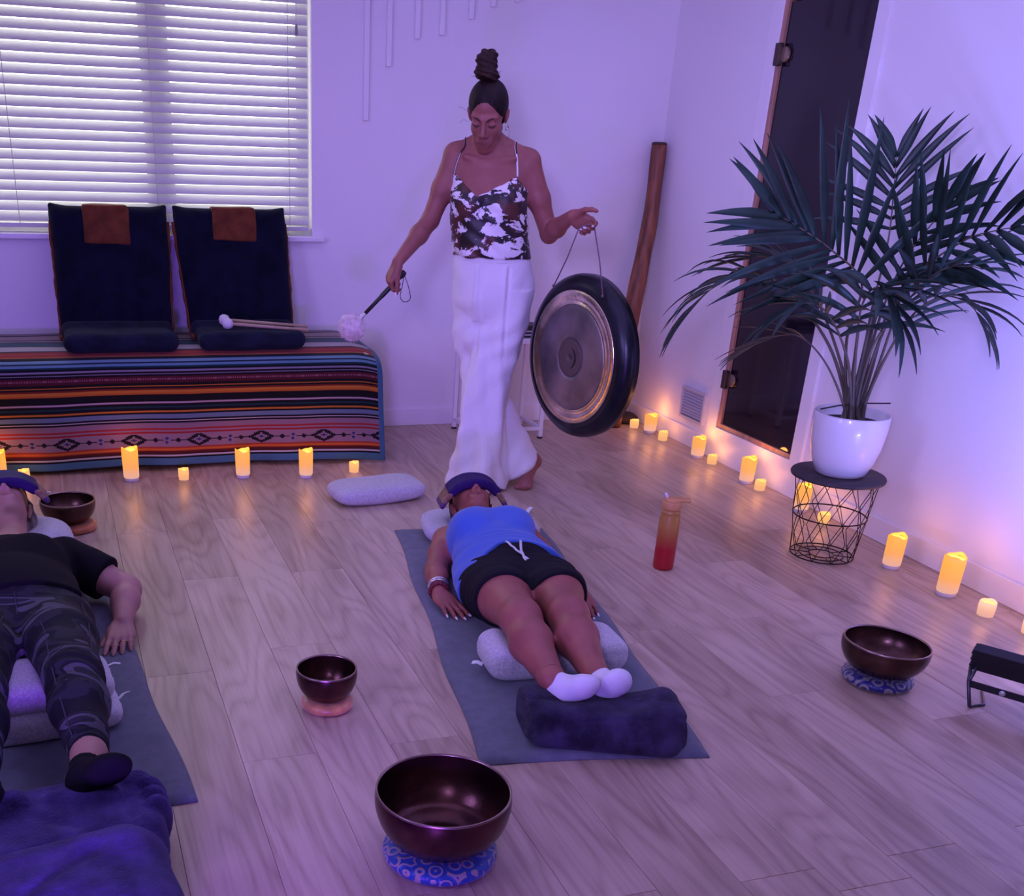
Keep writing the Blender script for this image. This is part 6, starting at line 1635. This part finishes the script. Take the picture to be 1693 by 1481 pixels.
    tc = N.new('ShaderNodeTexCoord'); mp = N.new('ShaderNodeMapping'); mp.inputs['Rotation'].default_value = (0, -0.6, 0.38); mp.inputs['Scale'].default_value = (13, 14, 21); L.new(tc.outputs['Object'], mp.inputs[0])
    n1 = N.new('ShaderNodeTexNoise'); n1.inputs['Scale'].default_value = 1.0; n1.inputs['Detail'].default_value = 5.0; n1.inputs['Roughness'].default_value = 0.62; n1.inputs['Distortion'].default_value = 0.5; L.new(mp.outputs[0], n1.inputs['Vector'])
    rp = N.new('ShaderNodeValToRGB'); e = rp.color_ramp.elements; e[0].position = 0.530; e[1].position = 0.545; L.new(n1.outputs['Fac'], rp.inputs[0])
    n2 = N.new('ShaderNodeTexNoise'); n2.inputs['Scale'].default_value = 9.0; n2.inputs['Detail'].default_value = 2; L.new(tc.outputs['Object'], n2.inputs['Vector'])
    rp2 = N.new('ShaderNodeValToRGB'); e2 = rp2.color_ramp.elements; e2[0].position = 0.46; e2[0].color = (0.010, 0.005, 0.008, 1); e2[1].position = 0.56; e2[1].color = (0.085, 0.022, 0.016, 1); L.new(n2.outputs['Fac'], rp2.inputs[0])
    mx = N.new('ShaderNodeMix'); mx.data_type = 'RGBA'; L.new(rp.outputs[0], mx.inputs[0]); L.new(rp2.outputs[0], mx.inputs[6]); mx.inputs[7].default_value = (0.80, 0.76, 0.78, 1)
    L.new(mx.outputs[2], bb.inputs['Base Color']); bb.inputs['Roughness'].default_value = 0.45; bb.inputs['Sheen Weight'].default_value = 0.1
    def cw(V, N_):
        lo_ = np.clip((1.13 - V[:, 2]) / 0.10, 0, 1)
        return 0.0035 * wob(V * (1.6, 1.6, 0.9), 17) + 0.005 * lo_ * np.sin(V[:, 0] * 70 + 3 * np.sin(V[:, 2] * 24)) * 0.5 + 0.0016 * np.sin(V[:, 2] * 95 + V[:, 0] * 55)
    flip_sdf('camisole', g, m, root, T, cw)
    strap_d = mat('dark_strap', (0.012, 0.006, 0.010), 0.5); strap_w = mat('pale_strap', (0.75, 0.72, 0.74), 0.5)
    for xs, xt, sd in (((-0.198), (-0.158), -1), (0.068, 0.052, 1)):
        pts = [(xs, 1.325), (xs * 0.75 + xt * 0.25, 1.365), (xs * 0.4 + xt * 0.6, 1.405), (xt, 1.430)]
        P3 = [(x, (s.surf(x, None, z) or 0.05) + 0.0035, z) for x, z in pts]
        P3 += [(xt, P3[-1][1] - 0.035, (s.surf(xt, P3[-1][1] - 0.035, None) or 1.45) + 0.003), (xt, -0.05, (s.surf(xt, -0.05, None) or 1.43) + 0.003)]
        yb = (s.surf(xt, None, 1.33, -1) or -0.09); P3 += [(xt, yb - 0.004, 1.35), (xt, yb - 0.006, 1.27)]
        P3 = spline(P3, 40); V, F = tube(P3, 0.0045, 6, flat=0.55); k = 13
        geo('strap', W_(V), F, strap_d if sd < 0 else strap_w, root)
        q = P3[:12] if sd < 0 else P3[12:22]
        V, F = tube(q + (0.0015, 0.0018, 0), 0.0034, 6, flat=0.6); geo('strap_print', W_(V), F, strap_w if sd < 0 else strap_d, root)
    # wide white linen trousers
    g = SDF((-0.28, -0.26, 0.0), (0.36, 0.26, 1.05), 0.0045)
    for q in torso: g.add(q, 0.035, infl=0.010)
    g.add(LOFT(2, [(0.62, 0.0, 0.0, 0.03, 0.03), (0.70, 0.0, 0.0, 0.08, 0.07), (0.80, 0.0, 0.0, 0.155, 0.122), (0.90, -0.003, 0.0, 0.168, 0.124), (0.98, -0.014, 0.003, 0.164, 0.114), (1.03, -0.020, 0.006, 0.154, 0.106)]), 0.03)
    rear = SDF((-0.28, -0.26, 0.0), (0.36, 0.26, 1.05), 0.0045)
    rear.add(CAP((-0.078, -0.008, 0.90), (-0.056, -0.018, 0.68), 0.095, 0.103), 0.03); rear.add(CAP((-0.056, -0.018, 0.68), (-0.024, -0.035, 0.50), 0.103, 0.086), 0.03); rear.add(CAP((-0.024, -0.035, 0.50), (0.045, -0.060, 0.30), 0.086, 0.080), 0.05); rear.add(CAP((0.045, -0.060, 0.30), (0.190, -0.09, 0.025), 0.080, 0.132), 0.05)
    rear.keep(lambda X, Y, Z: ((X - 0.19) * 0.60 - (Z - 0.075) * 0.80) + 0 * Y)
    fr = LOFT(2, [(0.012, -0.012, 0.055, 0.132, 0.150), (0.12, -0.012, 0.052, 0.120, 0.132), (0.28, -0.012, 0.054, 0.106, 0.108), (0.45, -0.004, 0.050, 0.106, 0.098), (0.62, 0.026, 0.034, 0.112, 0.100), (0.76, 0.054, 0.020, 0.114, 0.106), (0.88, 0.072, 0.008, 0.096, 0.105)], 2.2)
    g.d = np.minimum(g.d, rear.d); g.add(fr, 0.012)
    g.keep(lambda X, Y, Z: np.maximum(Z - 1.030, 0.013 - Z) + 0 * X + 0 * Y, 0.003)
    lin_m = mat('white_linen', (0.78, 0.76, 0.78), 0.85, bump=0.25, bscale=150, sheen=0.2, spec=0.2, stretch=(1, 1, 0.5))
    def folds(V, N_):
        x, y, z = V[:, 0], V[:, 1], V[:, 2]
        dn = np.clip((0.95 - z) / 0.9, 0, 1)
        a = np.arctan2(y - 0.03, x + 0.015)
        d = 0.015 * dn * np.sin(a * 5 + z * 5 + 1.3 * np.sin(z * 4)) + 0.009 * dn * np.sin(a * 9 - z * 7 + 2)
        d += 0.0065 * np.sin((z * 0.9 - x * 0.8) * 62 + 3 * wob(V, 7)) * np.clip((0.86 - z) / 0.2, 0, 1) * (0.4 + 0.6 * wob(V, 5, 3))
        pl = np.exp(-((x + 0.075) / 0.010) ** 2) + np.exp(-((x - 0.045) / 0.010) ** 2) - 0.8 * np.exp(-((x + 0.058) / 0.008) ** 2) - 0.8 * np.exp(-((x - 0.062) / 0.008) ** 2)
        d += 0.006 * pl * (y > 0.03) * np.clip((z - 0.55) / 0.15, 0, 1) * np.clip((0.985 - z) / 0.02, 0, 1)
        d += 0.0035 * wob(V, 22, 1) * np.clip((1.0 - z) / 0.1, 0, 1)
        return d
    flip_sdf('trousers', g, lin_m, root, T, folds)
    wb = SDF((-0.24, -0.18, 0.96), (0.20, 0.18, 1.06), 0.004)
    wb.add(LOFT(2, [(0.95, -0.012, 0.002, 0.172, 0.126), (0.99, -0.016, 0.004, 0.166, 0.120), (1.045, -0.022, 0.006, 0.160, 0.113)]), 0.01)
    wb.cut(LOFT(2, [(0.93, -0.012, 0.002, 0.162, 0.112), (0.99, -0.016, 0.004, 0.158, 0.110), (1.08, -0.022, 0.006, 0.153, 0.106)]), 0.004)
    wb.keep(lambda X, Y, Z: np.maximum(Z - 1.032, 0.988 - Z) + 0 * X + 0 * Y, 0.003)
    flip_sdf('waistband', wb, lin_m, root, T)
    return T, W_, tR, hd, np.array(wrR), fd, bk, th
_w = woman_standing()

def gong_mallet():
    T, W_, tR, hd, wr, fd, bk, th = _w
    # the handle runs through the closed fingers of the right hand
    g = wr + fd * 0.082 - bk * 0.030
    a = g - hd * 0.062; e = np.array((-0.570, 0.245, 0.742)); hd2 = (e - a) / np.linalg.norm(e - a)
    root = thing('gong_mallet', 'fluffy pale gong mallet with black handle in the standing woman\'s hand', 'mallet', tuple(W_(g)))
    def lat(name, prof, c, m, par=None):
        V, F = lathe(prof, 20, c, frame_of(hd2)); return geo(name, W_(V), [f[::-1] for f in F], m, par or root)
    Lh = np.linalg.norm(e - a)
    lat('handle', [(0.0005, -0.004), (0.010, -0.003), (0.0135, 0.006), (0.0135, 0.022), (0.0105, 0.030), (0.0105, 0.13), (0.0085, 0.15), (0.0080, Lh - 0.05), (0.0005, Lh - 0.05)], a, mat('black_rubber_handle', (0.008, 0.008, 0.010), 0.45))
    lat('ferrule', [(0.0005, Lh - 0.052), (0.0090, Lh - 0.050), (0.0090, Lh - 0.002), (0.0005, Lh)], a, mat('steel_ferrule', (0.6, 0.58, 0.62), 0.3, 0.9))
    c = a + hd2 * (Lh + 0.030)
    s = SDF(c - 0.085, c + 0.085, 0.004)
    s.add(ELL(c, (0.056, 0.056, 0.050), frame_of(hd2)), 0.01)
    V, F = s.mesh(); V = V + normals(V, F) * (0.004 * wob(V, 60) + 0.003 * wob(V, 130, 2))[:, None]
    hd_o = geo('mallet_head', W_(V), np.ascontiguousarray(F[:, ::-1]), mat('pink_white_fleece', (0.72, 0.58, 0.60), 0.95, var=0.15, vscale=40, bump=0.7, bscale=120, sheen=0.5, spec=0.1), root)
    mb = MB(); R_ = random.Random(11)
    for k in range(900):
        u = np.array([R_.gauss(0, 1) for _ in range(3)]); u /= np.linalg.norm(u); q = c + u * 0.053
        e2 = q + u * R_.uniform(0.006, 0.014) + np.array([R_.uniform(-.005, .005) for _ in range(3)])
        x = np.cross(u, (0.3, 0.5, 0.8)); x /= np.linalg.norm(x) + 1e-9
        mb.add([q - x * 0.0009, q + x * 0.0009, e2], [(0, 1, 2)])
    geo('fleece_tufts', W_(np.vstack(mb.V)), mb.F, hd_o.data.materials[0], root)['kind'] = 'stuff'
    p0 = a + hd2 * 0.008
    loop = spline([p0 + (0.004, 0.004, -0.010), p0 + (-0.002, 0.008, -0.055), p0 + (-0.008, 0.008, -0.095), p0 + (0.010, 0.008, -0.113), p0 + (0.034, 0.006, -0.100), p0 + (0.026, 0.004, -0.055), p0 + (0.008, 0.002, -0.010)], 40)
    V, F = tube(loop, 0.0017, 6); geo('wrist_cord', W_(V), F, mat('violet_black_cord', (0.02, 0.012, 0.03), 0.8), root)
gong_mallet()
